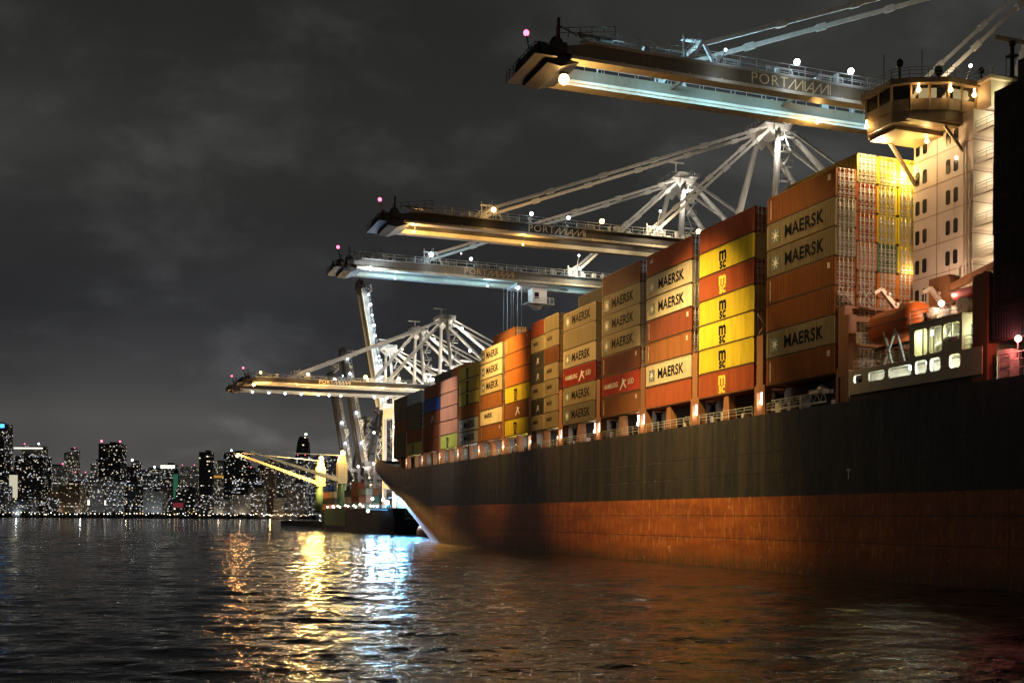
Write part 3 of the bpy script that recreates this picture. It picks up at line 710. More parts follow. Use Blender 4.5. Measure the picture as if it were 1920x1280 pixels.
# gear on top of the boat station and dark posts at both ends
m = MB(); m.box((70,78.3,23.17),(72,81.6,24.3)); m.tube((69.6,81.4,24.2),(72.2,81.4,24.2),.5,12); m.tube((69.2,77,24.1),(69.9,77,24.1),.75,14); m.tube((69.5,83.0,22.6),(70.2,83.0,22.6),.55,12); m.box((70.4,75.8,23.17),(72.4,76.6,24.0)); m.build('deck_winch', M['house'], ship)
q = MB(); q.ball((69.5,79.9,24.75),.26,10,8); q.build('winch_lamp', M['whitel'], ship); light(ship,(69.2,80.0,25.1),(1,.68,.46),600,.2)
light(ship,(72.6,84.6,27.5),(1,.72,.5),1300,.3)
q = MB(); q.ball((72.6,84.3,27.5),.2,10,8); q.build('winch_lamp', M['whitel'], ship)
m = MB(); m.box((P0+.1,72.9,17.02),(P0+1.1,74.6,26.0)); m.build('dark_post', M['bridge'], ship)
m = MB(); m.box((P0+.05,91.1,17.02),(P0+1.0,92.3,25.6)); m.box((P0+1.0,91.4,25.0),(P0+9,92.0,25.5)); m.build('dark_post', M['bridge'], ship)
def davit(s):
    q = MB(); q.beam((75.5,s,26.2),(70.2,s,31.2),.55,.6,0,.35,.35); q.beam((75.5,s,24.6),(75.5,s,27.0),.6,.6); q.beam((70.2,s,31.2),(69.4,s,30.7),.3,.3)
    for k in range(5): q.box((74.6-k*.95,s-.4,27.0+k*.9),(74.9-k*.95,s+.4,27.25+k*.9))
    q.tube((69.6,s,30.8),(69.6,s,28.0),.04,5); return q.build('davit', M['house'], ship)
davit(89.0).location = Vector((0,0,-3.4)); davit(82.9).location = Vector((.6,0,-4.4))
m = MB(); m.beam((72.3,82.6,26.6),(72.3,75.0,27.9),.5,.65); m.beam((72.3,75.1,28.0),(72.3,74.2,26.4),.4,.5); m.tube((72.3,77.6,23.17),(72.3,77.6,27.3),.38,10); m.beam((72.3,79.6,24.2),(72.3,77.9,26.9),.2,.2)
for k in range(16): m.box((71.9+rb.random()*.4,81.2+rb.random()*2.9,25.0+rb.random()*2.6),(72.7+rb.random()*.4,81.7+rb.random()*2.9,25.4+rb.random()*2.6))
for k in range(5): m.tube((72.3,81.0+k*.8,26.6),(71.2+rb.random(),82.4+rb.random(),23.6),.06,5)
m.build('provision_crane', M['bridge'], ship)
# red lit pilot platform at the far end of the boat deck
m = MB(); m.rail([(P0+.1,60,17.1),(P0+.1,71.6,17.1)],1.9,.05,1.2,mids=(.35,.7)); m.build('platform_railing', M['rail'], ship)
m = MB(); m.box((P0+.3,70.6,17.02),(P0+1.2,71.9,19.4)); m.build('ventilator', M['white'], ship)
q = MB(); q.ball((P0-.1,69.4,20.0),.26,10,8,1); q.beam((P0-.1,69.4,20),(P0+.3,69.9,18.6),.08,.08); q.build('platform_lamp', [M['rail'],emit('lamp_pink',(1,.55,.42),12)], ship); light(ship,(P0-.4,69.6,19.8),(1,.18,.16),260,.2)

# ------------------------------------------------------------------ boats on davits
def boat(name, c, L, Wd, H, mt, mt2, label, cat, covered=True):
    root = thing(name, c, label, cat); h = MB(); N = 18; ring = 14
    c = Vector(c)
    def prof(u): return max(.03, (1-abs(u)**(7 if covered else 4)))**.5
    vs = []
    for i in range(N+1):
        u = -1+2*i/N; k = prof(u)
        for j in range(ring):
            a = math.pi*(1+j/(ring-1)); x = math.copysign(abs(math.cos(a))**.6,math.cos(a))*Wd/2*k; z = -abs(math.sin(a))**.75*H*.52*(k**.6)*(1-.22*max(0,abs(u)-.5)*2)
            vs.append(c+Vector((x,u*L/2,z)))
    h.add(vs, [(i*ring+j,i*ring+j+1,(i+1)*ring+j+1,(i+1)*ring+j) for i in range(N) for j in range(ring-1)], 0, True)
    h.build('boat_hull', mt, root)
    if covered:
        t = MB(); vs = []
        for i in range(N+1):
            u = -1+2*i/N; k = prof(u)
            for j in range(ring):
                a = math.pi*j/(ring-1); x = math.copysign(abs(math.cos(a))**.6,math.cos(a))*Wd/2*k*.97; z = abs(math.sin(a))**.6*H*.42*(k**.8)*(1 if u > -.35 else 1.25)*(1-.12*max(0,u))+.02
                vs.append(c+Vector((x,u*L/2*.985,z)))
        t.add(vs, [(i*ring+j,i*ring+j+1,(i+1)*ring+j+1,(i+1)*ring+j) for i in range(N) for j in range(ring-1)], 0, True)
        t.build('canopy', mt2, root)
    k = MB(); k.box(c+Vector((-Wd/2*.98,-L*.40,-.06)), c+Vector((-Wd/2*.98+.1,L*.40,.06))); k.box(c+Vector((-.06,-L*.4,-H*.60)), c+Vector((.06,L*.4,-H*.50)))
    k.build('rubbing_strake', M['dark'], root); return root
boat('lifeboat', (69.9,86.0,23.9), 7.2, 2.9, 3.4, M['orange'], M['orange'], 'enclosed orange lifeboat hanging from white davits beside the container ends', 'lifeboat')
boat('rescue_boat', (70.6,77.3,25.6), 4.6, 1.9, 1.6, M['rescue'], M['rescue'], 'small open red rescue boat hanging high beside the white deckhouse', 'rescue boat', False)

# ------------------------------------------------------------------ quay cranes
def sign_mesh(col_mat):
    """PORT in plain capitals, MIAMI as slanted zigzag strokes; wall normal -Y, reading towards +X"""
    mb = MB(); vs, fs = tx('PORT', 1.75, -.004, 1.12); w0 = min(v[0] for v in vs)
    mb.add([((v[0]-w0)*1.08, 0, v[1]) for v in vs], fs); x = max(v[0]-w0 for v in vs)*1.08+.05
    def stroke(a, b, w=.15):
        (x0,z0),(x1,z1) = a, b; L = math.hypot(x1-x0,z1-z0); nx, nz = -(z1-z0)/L*w/2, (x1-x0)/L*w/2
        mb.add([(x0-nx,0,z0-nz),(x1-nx,0,z1-nz),(x1+nx,0,z1+nz),(x0+nx,0,z0+nz)], [(0,1,2,3)])
    t, b = .62, -.62; d = 1.02
    for k in 'MIAMI':
        if k == 'M': stroke((x,b),(x+d,t)); stroke((x+d,t),(x+d,b)); stroke((x+d,b),(x+2*d,t)); stroke((x+2*d,t),(x+2*d,b)); x += 2*d+.3
        elif k == 'I': stroke((x,t),(x,b)); x += .12
        else: stroke((x,b),(x+d,t)); stroke((x+d,t),(x+d,b)); stroke((x+.5,-.2),(x+d,-.2)); x += d+.1
    sc_ = 10.9/x; mb.v = [Vector(((v.x-x/2)*sc_, 0, v.z)) for v in mb.v]
    return mesh_only(mb, 'lettering', [col_mat])
SIGN = sign_mesh(M['letter'])
XB = 117.0
def crane(s0, label, bm='boom', zoff=0, raised=False, dark=False, sign=True, lamps=(), trolley=None, quay_lights=True, boom_only_mat=None, ax=122.0, TIP=46.5, low=0):
    root = thing('quay_crane', (XB,s0,3.0), label, 'quay crane', 'ship to shore cranes along the quay')
    C = M['dboom'] if dark else M['crane']; B = M['dboom'] if dark else M[bm]
    HZ = 56.6+zoff; hin = Vector((113.2, s0, HZ)); ang = R(80) if raised else 0
    def T(v):
        if not raised: return v
        d = v-hin; c, s_ = math.cos(ang), math.sin(ang)
        # boom lies along -X from the hinge; swing its tip up
        return hin+Vector((d.x*c+d.z*s_, d.y, -d.x*s_+d.z*c))
    zt, zb = 57.4+zoff, 55.7+zoff
    for sg in (-1, 1):
        g = MB(T); y = s0+3.5*sg
        g.prism([(TIP,zb+.5),(TIP,zt-.7),(TIP+3.5,zt),(113,zt),(113,zb),(TIP+1.5,zb)], 'y', y-.45, y+.45)
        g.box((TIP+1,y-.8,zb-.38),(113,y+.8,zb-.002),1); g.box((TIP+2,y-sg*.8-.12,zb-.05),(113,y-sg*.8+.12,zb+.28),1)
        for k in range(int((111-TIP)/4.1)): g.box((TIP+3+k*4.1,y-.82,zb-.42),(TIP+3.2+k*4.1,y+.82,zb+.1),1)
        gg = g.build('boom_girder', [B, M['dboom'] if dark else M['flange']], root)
        if not raised or sg < 0:
            r = MB(T); yo = s0+4.6*sg
            r.box((TIP+2,min(y+.46*sg,yo),zt-.12),(112,max(y+.46*sg,yo),zt-.06))
            r.rail([(TIP+2,yo,zt-.05),(112,yo,zt-.05)], 1.15, .035, 2.2, mids=(.55,)); r.rail([(TIP+4,y,zt),(112,y,zt)], .9, .03, 4.4, mids=())
            r.build('walkway_railing', M['rail'], gg)
        if sg < 0 and sign and not raised:
            o = place(SIGN, 'lettering', gg, (75.6-XB, y-.462-s0, (zt+zb)/2-3.0+.02)); o.rotation_euler = (0,0,0)
    x = MB(T)
    for k in range(5): x.box((TIP+1.5+k*(108-TIP)/4,s0-3.1,zt-.7),(TIP+1.8+k*(108-TIP)/4,s0+3.1,zt-.35))
    x.build('boom_cross_beams', B, root)
    # catwalk gear seen along the top: hand rails, boxes, cable festoon, floodlight brackets
    q = random.Random(int(s0)); x = MB(T)
    for k in range(22):
        xx = TIP+5+q.random()*62; yy = s0+q.choice((-4.1,-3.6,3.9)); w = .2+q.random()*.7; bx_ = MB(T); bx_.box((xx,yy-.25,zt+.02),(xx+w,yy+.25,zt+.25+q.random()*1.0)); bx_.build('junction_box', M['rail'], root)
    for k in range(9):
        xx = TIP+4+k*7.2; x = MB(T); x.rail([(xx,s0-4.0,zt),(xx+3.4,s0-4.0,zt)], .8, .055, 1.7, mids=(.5,)); x.build('catwalk_railing', M['rail'], root)
    # stay frame over the boom
    for xa, hh in ((64,2.6),(96,1.8)):
        x = MB(T)
        for sg in (-1,1):
            y = s0+3.5*sg; x.beam((xa-1.6,y,zt),(xa,y,zt+hh),.3,.35); x.beam((xa+1.6,y,zt),(xa,y,zt+hh),.3,.35); x.rail([(xa-2.4,y-.5,zt+.3),(xa-.6,y-.5,zt+hh-.2)],.9,.04,.8)
            x.beam((xa-2.3,y+.3,zt),(xa-2.3,y+.3,zt+hh+.6),.2,.2)
        x.beam((xa,s0-3.6,zt+hh),(xa,s0+3.6,zt+hh),.35,.35); x.box((xa-2.6,s0-3.9,zt+hh-.2),(xa-.6,s0-3.1,zt+hh-.05)); x.build('stay_frame', M['rail'], root)
    # boom tip with sheaves and platform
    x = MB(T)
    x.box((TIP-1.0,s0-4.4,zb+.3),(TIP+.4,s0+4.4,zt-.5)); x.prism([(TIP-1.6,zb-.9),(TIP-2.6,zb+1.3),(TIP+2.6,zb+.1),(TIP+2.4,zb-.3),(TIP,zb-1.1)], 'y', s0-3.6, s0+3.6)
    for sg in (-1,1):
        y = s0+2.9*sg; x.tube((TIP-2.0,y-.3,zt-1.2),(TIP-2.0,y+.3,zt-1.2),.95,14); x.tube((TIP-.3,y-.2,zt-.1),(TIP-.3,y+.2,zt-.1),.75,12)
        x.beam((TIP-.5,s0+4.0*sg,zt-.6),(TIP-.5,s0+4.0*sg,zt+2.2),.28,.28); x.beam((TIP-.5,s0+4.0*sg,zt+1.4),(TIP+3.5,s0+4.0*sg,zt),.1,.1)
    x.box((TIP-3.4,s0-4.5,zb-.5),(TIP-.8,s0+4.5,zb-.38)); x.rail([(TIP-.8,s0-4.5,zb-.4),(TIP-3.4,s0-4.5,zb-.4),(TIP-3.4,s0+4.5,zb-.4)],1.15,.045,1.1,mids=(.35,.7))
    x.rail([(TIP-1,s0-4.6,zt-.3),(TIP+6,s0-4.6,zt+.9)],1.1,.045,1.4,mids=(.5,)); x.box((TIP+1.5,s0-4.7,zt+.5),(TIP+6,s0-3.9,zt+.62))
    for k in range(12):
        xx = TIP-3+q.random()*3; yy = s0-4+q.random()*8; x.box((xx,yy,zb-.3),(xx+.25,yy+.3,zb+.4+q.random()*1.6))
    tip = x.build('boom_tip', M['dark'], root)
    if not raised:
        x = MB(); x.ball((TIP-1.2,s0+4.0,zt+3.7),.34,10,8,1); x.beam((TIP-.6,s0+4.0,zt+1),(TIP-1.2,s0+4,zt+3.6),.16,.16); x.build('beacon', [M['dark'],M['redl']], tip)
        light(root, (TIP-1.4,s0+3.9,zt+4.5), RED, 14, .25)
    # forestays with pinned joints
    az = 81.5+zoff-low
    if not raised:
        for xa, zh in ((64,zt+2.3),(96,zt+1.6)):
            for sg in (-1,1):
                a = Vector((xa,s0+3.5*sg,zh)); b = Vector((ax-1,s0+3.0*sg,az)); x = MB(); x.beam(a,b,.34,.5)
                L = (b-a).length; k = int(L/11)
                for i in range(1,k+1): p = a+(b-a)*(i/(k+.5)); d = (b-a)/L; x.beam(p-d*.7,p+d*.7,.5,.8)
                x.build('forestay', C, root)
    # portal, legs, A frame
    GH = 9.0
    for (lx, sg) in ((XB,-1),(XB,1),(147,-1),(147,1)):
        x = MB(); y = s0+GH*sg; x.beam((lx,y,4.2),(lx,y,HZ-3.0),1.5,1.7)
        for z in (14,26,38,49):
          if z < HZ-5: x.box((lx-.82,y-.92,z),(lx+.82,y+.92,z+.35))
        lg = x.build('leg', C, root)
        x = MB()
        for k in range(3): x.box((lx-.6,y-3+k*2.1,3.02),(lx+.6,y-1.4+k*2.1,4.2))
        x.build('bogie', M['dark'], lg)
    x = MB()
    for lx in (XB,147):
        x.box((lx-.7,s0-GH+.75,4.4),(lx+.7,s0+GH-.75,6.0)); x.box((lx-.7,s0-GH+.76,HZ-4.8),(lx+.7,s0+GH-.76,HZ-3.1)); x.box((lx-.5,s0-GH+.76,18.2),(lx+.5,s0+GH-.76,19.6))
    for sg in (-1,1):
        y = s0+GH*sg; x.box((XB+.8,y-.7,17.8),(146.2,y+.7,20)); x.box((XB+.8,y-.5,HZ-4.6),(146.2,y+.5,HZ-3.2))
        x.tube((XB+.5,y,20),(146.5,y,HZ-5),.5,8); x.tube((147,y,20),(132,y,38),.35,8)
    x.build('portal_beams', C, root)
    x = MB()
    for sg in (-1,1):
        y = s0+3.5*sg; x.box((113.4,y-.55,zb-.2),(172,y+.55,zt)); x.box((XB-.7,min(y,s0+GH*sg),HZ-3.1),(XB+.7,max(y,s0+GH*sg),HZ-2.0)) if False else None
    for lx in (XB,147,160,171): x.box((lx-.5,s0-3,zb-.1),(lx+.5,s0+3,zt-.2))
    for lx in (XB,147): x.box((lx-.6,s0-GH-.5,HZ-3.05),(lx+.6,s0+GH+.5,zb-.25))
    x.build('main_girder', C, root)
    for sg in (-1,1):
        x = MB(); x.tube((XB,s0+GH*sg,HZ-2),(ax-.5,s0+3.4*sg,az-.5),.75,14,.55); fr = x.build('frame_leg', C, root)
        x = MB(); x.tube((147,s0+GH*sg*.9,zt),(ax+1.2,s0+3.3*sg,az-.8),.7,14,.5); x.tube((147-8,s0+GH*sg*.9-sg*1.2,zt+6.6),(XB+1.6,s0+7.0*sg,zt+9),.3,8); x.build('back_leg', C, root)
        x = MB(); x.beam((170,s0+3.5*sg,zt),(ax+1.5,s0+2.6*sg,az+.2),.38,.5); x.build('backstay', C, root)
        if sg < 0:
            x = MB(); # stairs zigzag up the frame
            n = 8
            for k in range(n):
                t0, t1 = k/n, (k+1)/n; a = Vector((XB+1.6,s0-GH-.3,zt)).lerp(Vector((ax+1.2,s0-4.6,az)),t0); b = Vector((XB+1.6,s0-GH-.3,zt)).lerp(Vector((ax+1.2,s0-4.6,az)),t1)
                x.beam(a+Vector((-.8 if k%2 else .8,0,0)), b+Vector((.8 if k%2 else -.8,0,0)), .6,.12); x.box(b+Vector((-1.2,-.5,-.05)), b+Vector((1.2,.5,.05))); x.rail([b+Vector((-1.2,-.5,.05)), b+Vector((1.2,-.5,.05))],1,.04,1.2)
            x.build('stairs', M['rail'], root)
    x = MB(); x.box((ax-1.6,s0-4.0,az-1.3),(ax+1.8,s0+4.0,az-.1)); x.box((ax-3.4,s0-3.6,az-.1),(ax+2.6,s0+3.6,az+.05))
    for sg in (-1,1): x.prism([(ax-3.6,az-.2),(ax-1.4,az+1.5),(ax+.8,az+1.5),(ax+2.2,az-.2),(ax,az-3.0)], 'y', s0+3.1*sg-.25, s0+3.1*sg+.25); x.tube((ax-.8,s0+2.0*sg-.25,az+1.0),(ax-.8,s0+2.0*sg+.25,az+1.0),.9,14)
    x.rail([(ax-3.4,s0-3.7,az),(ax-3.4,s0+3.7,az),(ax+2.6,s0+3.7,az)],1.1,.05,1.2); x.rail([(ax-3.4,s0-3.7,az),(ax+2.6,s0-3.7,az)],1.1,.05,1.2)
    x.beam((ax-2.4,s0-3,az+1.2),(ax-2.4,s0-3,az+3.4),.25,.25); x.beam((ax-5.2,s0-3,az+3.4),(ax-.4,s0-3,az+3.4),.3,.3)
    x.build('apex_head', C, root)
    x = MB(); x.box((138,s0-4.6,zt+.05),(158,s0+4.6,zt+5.2)); x.box((137.6,s0-4.9,zt+5.2),(158.4,s0+4.9,zt+5.4)); x.build('machinery_house', C, root)
    if trolley:
        x = MB(); x.box((trolley-3,s0-3.0,zb-1.0),(trolley+4,s0+3.0,zb-.45)); x.beam((trolley+4,s0-2.4,zb-.7),(trolley+9,s0-2.4,zb-.9),.3,.3); x.rail([(trolley-3,s0-3.0,zb-1.9),(trolley+8,s0-3.0,zb-1.9)],1.1,.05,1.2)
        tr = x.build('trolley', M['rail'], root)
        x = MB(); c0 = trolley+.5; x.box((c0,s0-3.4,zb-4.4),(c0+3.2,s0-.6,zb-1.3)); x.rail([(c0-1.2,s0-3.9,zb-4.5),(c0+4.6,s0-3.9,zb-4.5)],1.2,.05,.9,mids=(.35,.7)); x.box((c0-1.4,s0-4.0,zb-4.65),(c0+4.8,s0-.4,zb-4.5)); x.prism([(c0,zb-4.7),(c0+2.4,zb-4.7),(c0+2.0,zb-5.6),(c0+1.2,zb-5.6)], 'y', s0-3, s0-1)
        cb = x.build('operator_cab', M['white'], root)
        x = MB(); x.box((c0+.4,s0-3.43,zb-3.6),(c0+1.4,s0-3.39,zb-2.2)); x.build('cab_window', M['glass'], cb)
        light(root, (c0+1,s0-7.5,zb-2.2), (1,.86,.84), 190, .3)
        x = MB()
        for dx in (-2.4,-1.6,-.2,.8):
            for dy in (-1.2,1.2): x.tube((trolley+dx-2,s0+dy,zb-1),(trolley+dx-2,s0+dy,30),.035,4)
        x.build('hoist_rope', M['rail'], tr)
    LC = {'s':(SOD,'sodl'),'w':(WARM,'whitel'),'c':(COOL,'cooll'),'y':(CYAN,'cooll')}
    for (lx, ly, lz, k, pw, rad) in lamps:
        c, mn = LC[k]; q0 = (lx,ly,lz); ly = ly-.9 if ly < -4 else ly; P = T(Vector((lx,s0+ly,lz+zoff))); x = MB(); x.ball(P, rad, 10, 8, 1); x.box(P+Vector((-rad*.7,-rad*.5,rad*.8)), P+Vector((rad*.7,rad*.5,rad*1.3)), 0)
        if not raised:
            gz = zt if lz > 57.8 else (zb if lz < 55.4 else zt-.6); gy = -3.5 if ly < 0 else 3.5
            x.beam(P+Vector((0,0,rad*1.2 if gz > P.z else -rad)), Vector((P.x,s0+gy,gz)), .09, .09)
        x.build('floodlight', [M['dark'],M[mn]], root)
        if pw and ly < -4.5 and lz > 57.8 and not raised: light(root, P+Vector((0,-.9,-2.3)), c, pw*.55, .3)
        elif pw: light(root, P+Vector((0,0,-rad-.22)), c, pw, .3)
    return root
A4 = lambda pw: ()
c1 = crane(116, 'crane with boom highest in the picture, ochre lettering, sodium lamp under its tip', 'olive', lamps=[
    (47.5,-2.0,53.9,'s',2600,.58),(75.5,-4.2,58.7,'c',260,.36),(83,-4.2,58.7,'c',260,.36),(83,1.5,54.9,'s',900,.25),(66,-4.2,58.7,'c',150,.15),(104,-2,54.3,'s',900,.2),
    (54,-1.6,57.2,'y',1300,.1),(62,-1.6,57.2,'y',1300,.1),(70,-1.6,57.2,'y',1300,.1),(78,-1.6,57.2,'y',1300,.1),(86,-1.6,57.2,'y',1300,.1),(94,-1.6,57.2,'y',1300,.1),(104,-1.6,57.2,'c',300,.1),(100,-5,61.5,'w',2500,.2)])
c2 = crane(188, 'crane with dark girder, four sodium lamps and ochre lettering, second boom above the containers', 'dusk', lamps=[
    (48,-3,56.0,'s',900,.2),(63,-4.8,58.6,'s',140,.42),(70,-4.8,58.6,'c',100,.30),(77,-4.8,58.6,'c',100,.30),(83.5,-4.8,58.6,'s',140,.42),(103,-4.8,58.6,'s',140,.42),
    (51,-1.6,57.0,'s',1400,.1),(58,-1.6,57.2,'s',1100,.1),(66,-1.6,57.2,'s',500,.1),(74,-1.6,57.2,'s',420,.1),(82,-1.6,57.2,'w',420,.1),(91,-1.6,57.2,'w',400,.1),(100,-1.6,57.2,'w',400,.1),(50,-1.5,54.6,'s',2200,.2),(70,-1.5,54.2,'s',1400,.15),(95,-5,61.5,'w',4500,.2)])
c3 = crane(225, 'crane with grey boom, cyan lit walkway and pale operator cab hanging below it', trolley=85, lamps=[
    (50,-4.4,55.2,'c',1500,.4),(52,-4.8,55.0,'c',300,.25),(62.5,-4.6,59.0,'c',160,.45),(71,-4.6,58.8,'c',80,.3),(95.5,-4.4,58.9,'y',200,.3),(83,-1,54.6,'c',120,.3),
    (54,-1.6,57.2,'y',700,.1),(62,-1.6,57.2,'y',600,.1),(70,-1.6,57.2,'y',600,.1),(78,-1.6,57.2,'y',600,.1),(88,-1.6,57.2,'y',600,.1),(98,-1.6,57.2,'y',600,.1),(56,-1.5,54.4,'y',1200,.15),(76,-1.5,54.4,'y',1000,.15),(108,-4.6,58.8,'y',300,.3),(68,-7.5,59,'w',500,.1),(95,-5,61.5,'w',4500,.2)])
c4 = crane(390, 'crane past the bow with golden lit boom edge and white braced frame', 'dusk', zoff=-4.4, ax=116.5, lamps=[
    (48,-3.4,54.6,'s',7000,.5),(66,-4.6,58.8,'s',300,.55),(86,-4.6,58.8,'s',300,.6),(98,-4.6,58.8,'s',200,.5),(50,-4.6,58.6,'s',200,.4),
    (52,-5.6,55.2,'s',1500,.1),(62,-5.6,55,'s',1500,.1),(72,-5.6,55,'s',1500,.1),(82,-5.6,55,'s',1300,.1),(92,-5.6,55,'w',1200,.1),(102,-5.6,55,'w',1200,.1),(109,-4,54.8,'c',900,.75),(78,-4.6,58.8,'y',300,.2),(90,-5,63,'w',6000,.2)])
c5 = crane(426, 'crane past the bow with a row of small white lamps under its boom', 'dusk', zoff=-3.0, ax=116.5, lamps=[
    (52,-3.4,54.6,'c',120,.42),(58,-3.4,54.6,'c',120,.42),(64,-3.4,54.6,'c',120,.42),(70,-3.4,54.6,'c',120,.42),(76.5,-3.4,54.6,'c',120,.42),(80.5,-3.4,54.6,'c',120,.42),(85,-3.4,54.6,'c',120,.4),(98,-3.4,54.6,'c',120,.42),(103,-3.4,54.6,'c',120,.4)], sign=False, trolley=110)
c6 = crane(475, 'crane with tall pale boom raised almost upright beyond the bow', raised=True, ax=116.5, TIP=62, zoff=-3, lamps=[
    (66+i*4.4,-5.5,57.6,'c',900,.35+.25*(i%2)) for i in range(11)])
c7 = crane(512, 'dark crane with raised black boom standing behind the pale raised boom', raised=True, dark=True, zoff=-26, TIP=63, lamps=[
    (65,-4.4,56.6,'c',200,.6),(72,-4.4,56.6,'c',200,.5),(90,-4.4,56.6,'c',300,.5),(104,-4.4,56.6,'c',300,.5)])
c8 = crane(545, 'dark crane with raised black boom, last crane of the whole row along the quay', raised=True, dark=True, zoff=-28, TIP=68, lamps=[
    (69,-4.4,56.6,'c',200,.6),(90,-4.4,56.6,'c',300,.5),(100,-4.4,56.6,'c',300,.5)])
# white work lights on frames and legs, each a lamp on its crane
for c_, s0, zo, n in ((c2,188,0,1),(c3,225,0,1),(c4,390,-4.4,2),(c5,426,-3,2),(c6,475,0,2),(c7,512,-26,2),(c8,545,-28,2)):
    pts = [(120,-8,62,700),(130,6,59,500),(121,-5.5,78,260)]
    if n == 2: pts += [(116,-11.5,44,700),(116,-11.5,30,900),(116,-12,16,700),(131,-11.5,21.5,700),(124,-6,70,500)]
    if zo < -20: pts = pts[3:7]
    for k, (x_, y_, z_, pw) in enumerate(pts):
        z_ = z_+(zo if z_ > 50 else 0); z_ = min(z_, 76+zo) if zo < -20 else z_
        m = MB(); rad = .28 if s0 < 300 else .5; m.ball((x_,s0+y_,z_), rad, 10, 8, 1); m.box((x_-.2,s0+y_-.1,z_+rad*.9),(x_+.2,s0+y_+.1,z_+rad*1.4),0); m.build('work_light', [M['dark'],M['whitel']], c_)
        light(c_, (x_-.8,s0+y_-rad-.5,z_-.3), (1,.93,.82), pw*(5 if s0 < 300 else 7), .3)
# the floodlights at the boom tips of the first three cranes point down over the ship's side
light(c1, (46.4,113.5,53.2), (1,.62,.20), 36000, .5, 36, (69,99,33), 'tip_flood')
light(c2, (46.4,184,53.2), (1,.58,.17), 150000, .5, 60, (69,155,24), 'tip_flood')
light(c1, (46.4,115.5,53.2), (1,.68,.26), 200000, .5, 62, (69,123,12), 'tip_flood')
light(c2, (46.4,186,53.2), (1,.60,.18), 150000, .5, 50, (69,192,31), 'tip_flood')
light(c3, (46.4,221,53.2), (1,.88,.80), 75000, .5, 36, (69,226,24), 'tip_flood')
light(c4, (46.4,386,49), (1,.52,.15), 50000, .5, 40, (74,300,9), 'tip_flood')

# ------------------------------------------------------------------ feeder ship moored ahead
FY0, FY1, FPC, FB = 352.0, 500.0, 99.5, 12.2
fd = thing('feeder_ship', (FPC,426,0), 'small dark feeder ship with two yellow deck cranes moored beyond the bow', 'feeder ship')
h = MB(); rows = [-1,1.5,4,6.5,8.6]; K = 44; vs = []
for side in (-1,1):
    vs = []
    for k in range(K+1):
        for z in rows:
            st = FY1+(z-4)*1.2; a = FY0+(3.5 if z < 3 else 0)*(1 if side else 1); s = a+(st-a)*k/K; t = max(0,(s-(st-34))/34); b = FB*(1-t**2.2)*(1-.18*max(0,1-(s-a)/12)*(1-z/10)); vs.append((FPC+side*b,s,z))
    nr = len(rows); h.add(vs, [(k*nr+r,(k+1)*nr+r,(k+1)*nr+r+1,k*nr+r+1) for k in range(K) for r in range(nr-1)], 0, True)
h.add([(FPC-FB*.82,FY0+3.5,-1),(FPC+FB*.82,FY0+3.5,-1),(FPC+FB*.97,FY0,8.6),(FPC-FB*.97,FY0,8.6)], [(0,1,2,3)]); h.box((FPC-FB+.4,FY0+.4,7.6),(FPC+FB-.4,FY1-34,7.7))
h.build('hull', M['dark'], fd)
h = MB(); h.box((FPC-FB-.06,424,2.2),(FPC-FB+.02,466,8.9)); h.build('green_side', M['green'], fd)
a = text_mesh('lettering','LENA',2.2,.03,M['ycr']); o = place(a,'lettering',fd,(FPC-FPC-1.0-4,FY0-.25-426,7.0)); o.rotation_euler = (R(90),0,0)
a = text_mesh('lettering','LIMASSOL',1.2,.02,M['ycr']); o = place(a,'lettering',fd,(-1.0-4,FY0-.22-426+.2,5.3)); o.rotation_euler = (R(90),0,0)
h = MB(); h.box((93,356,7.7),(108,366,20)); h.box((92,357,20),(109,364,24.6)); h.box((90,355.5,12),(110,367,12.2)); dhf = h.build('deckhouse', M['house'], fd)
h = MB(); h.tube((97,361,24.6),(96.4,361,28),1.3,14); h.build('funnel', M['dark'], fd)
h = MB()
for z in (9.2,12.2,15,18,20.2): h.rail([(90.5,355.3,z),(109.5,355.3,z)],1.1,.09,1.5)
h.rail([(FPC-FB+.1,FY0+1,8.6),(FPC-FB+.1,FY1-40,8.6)],1.1,.06,3); h.build('railing', M['rail'], fd)
for (x_,s_,z_,pw,c) in ((91.5,354.6,13.5,9000,(.50,.78,1)),(97,354,15.5,7000,(.55,.8,1)),(88,360,10.5,6000,(.45,.75,1)),(104,354,16.5,4000,(.6,.85,1)),(89.5,372,11.5,4000,(.7,.85,1)),(88.6,384,12,3000,(.9,.95,1))):
    m = MB(); m.ball((x_,s_,z_),.75 if pw>5000 else .5,10,8); m.build('stern_floodlight', M['cooll'], fd); light(fd,(x_-.6,s_-1.3,z_-.3),(c[0]*.25,c[1]*.62,c[2]),pw*1.5,.7)
for i in range(14):
    rz = random.Random(i+40); m = MB(); x_, s_, z_ = 87.6+rz.random()*1.2, 372+i*7+rz.random()*3, 9.3+rz.random()*1.0; m.ball((x_,s_,z_),.36,8,6); m.build('deck_lamp', M['whitel'], fd)
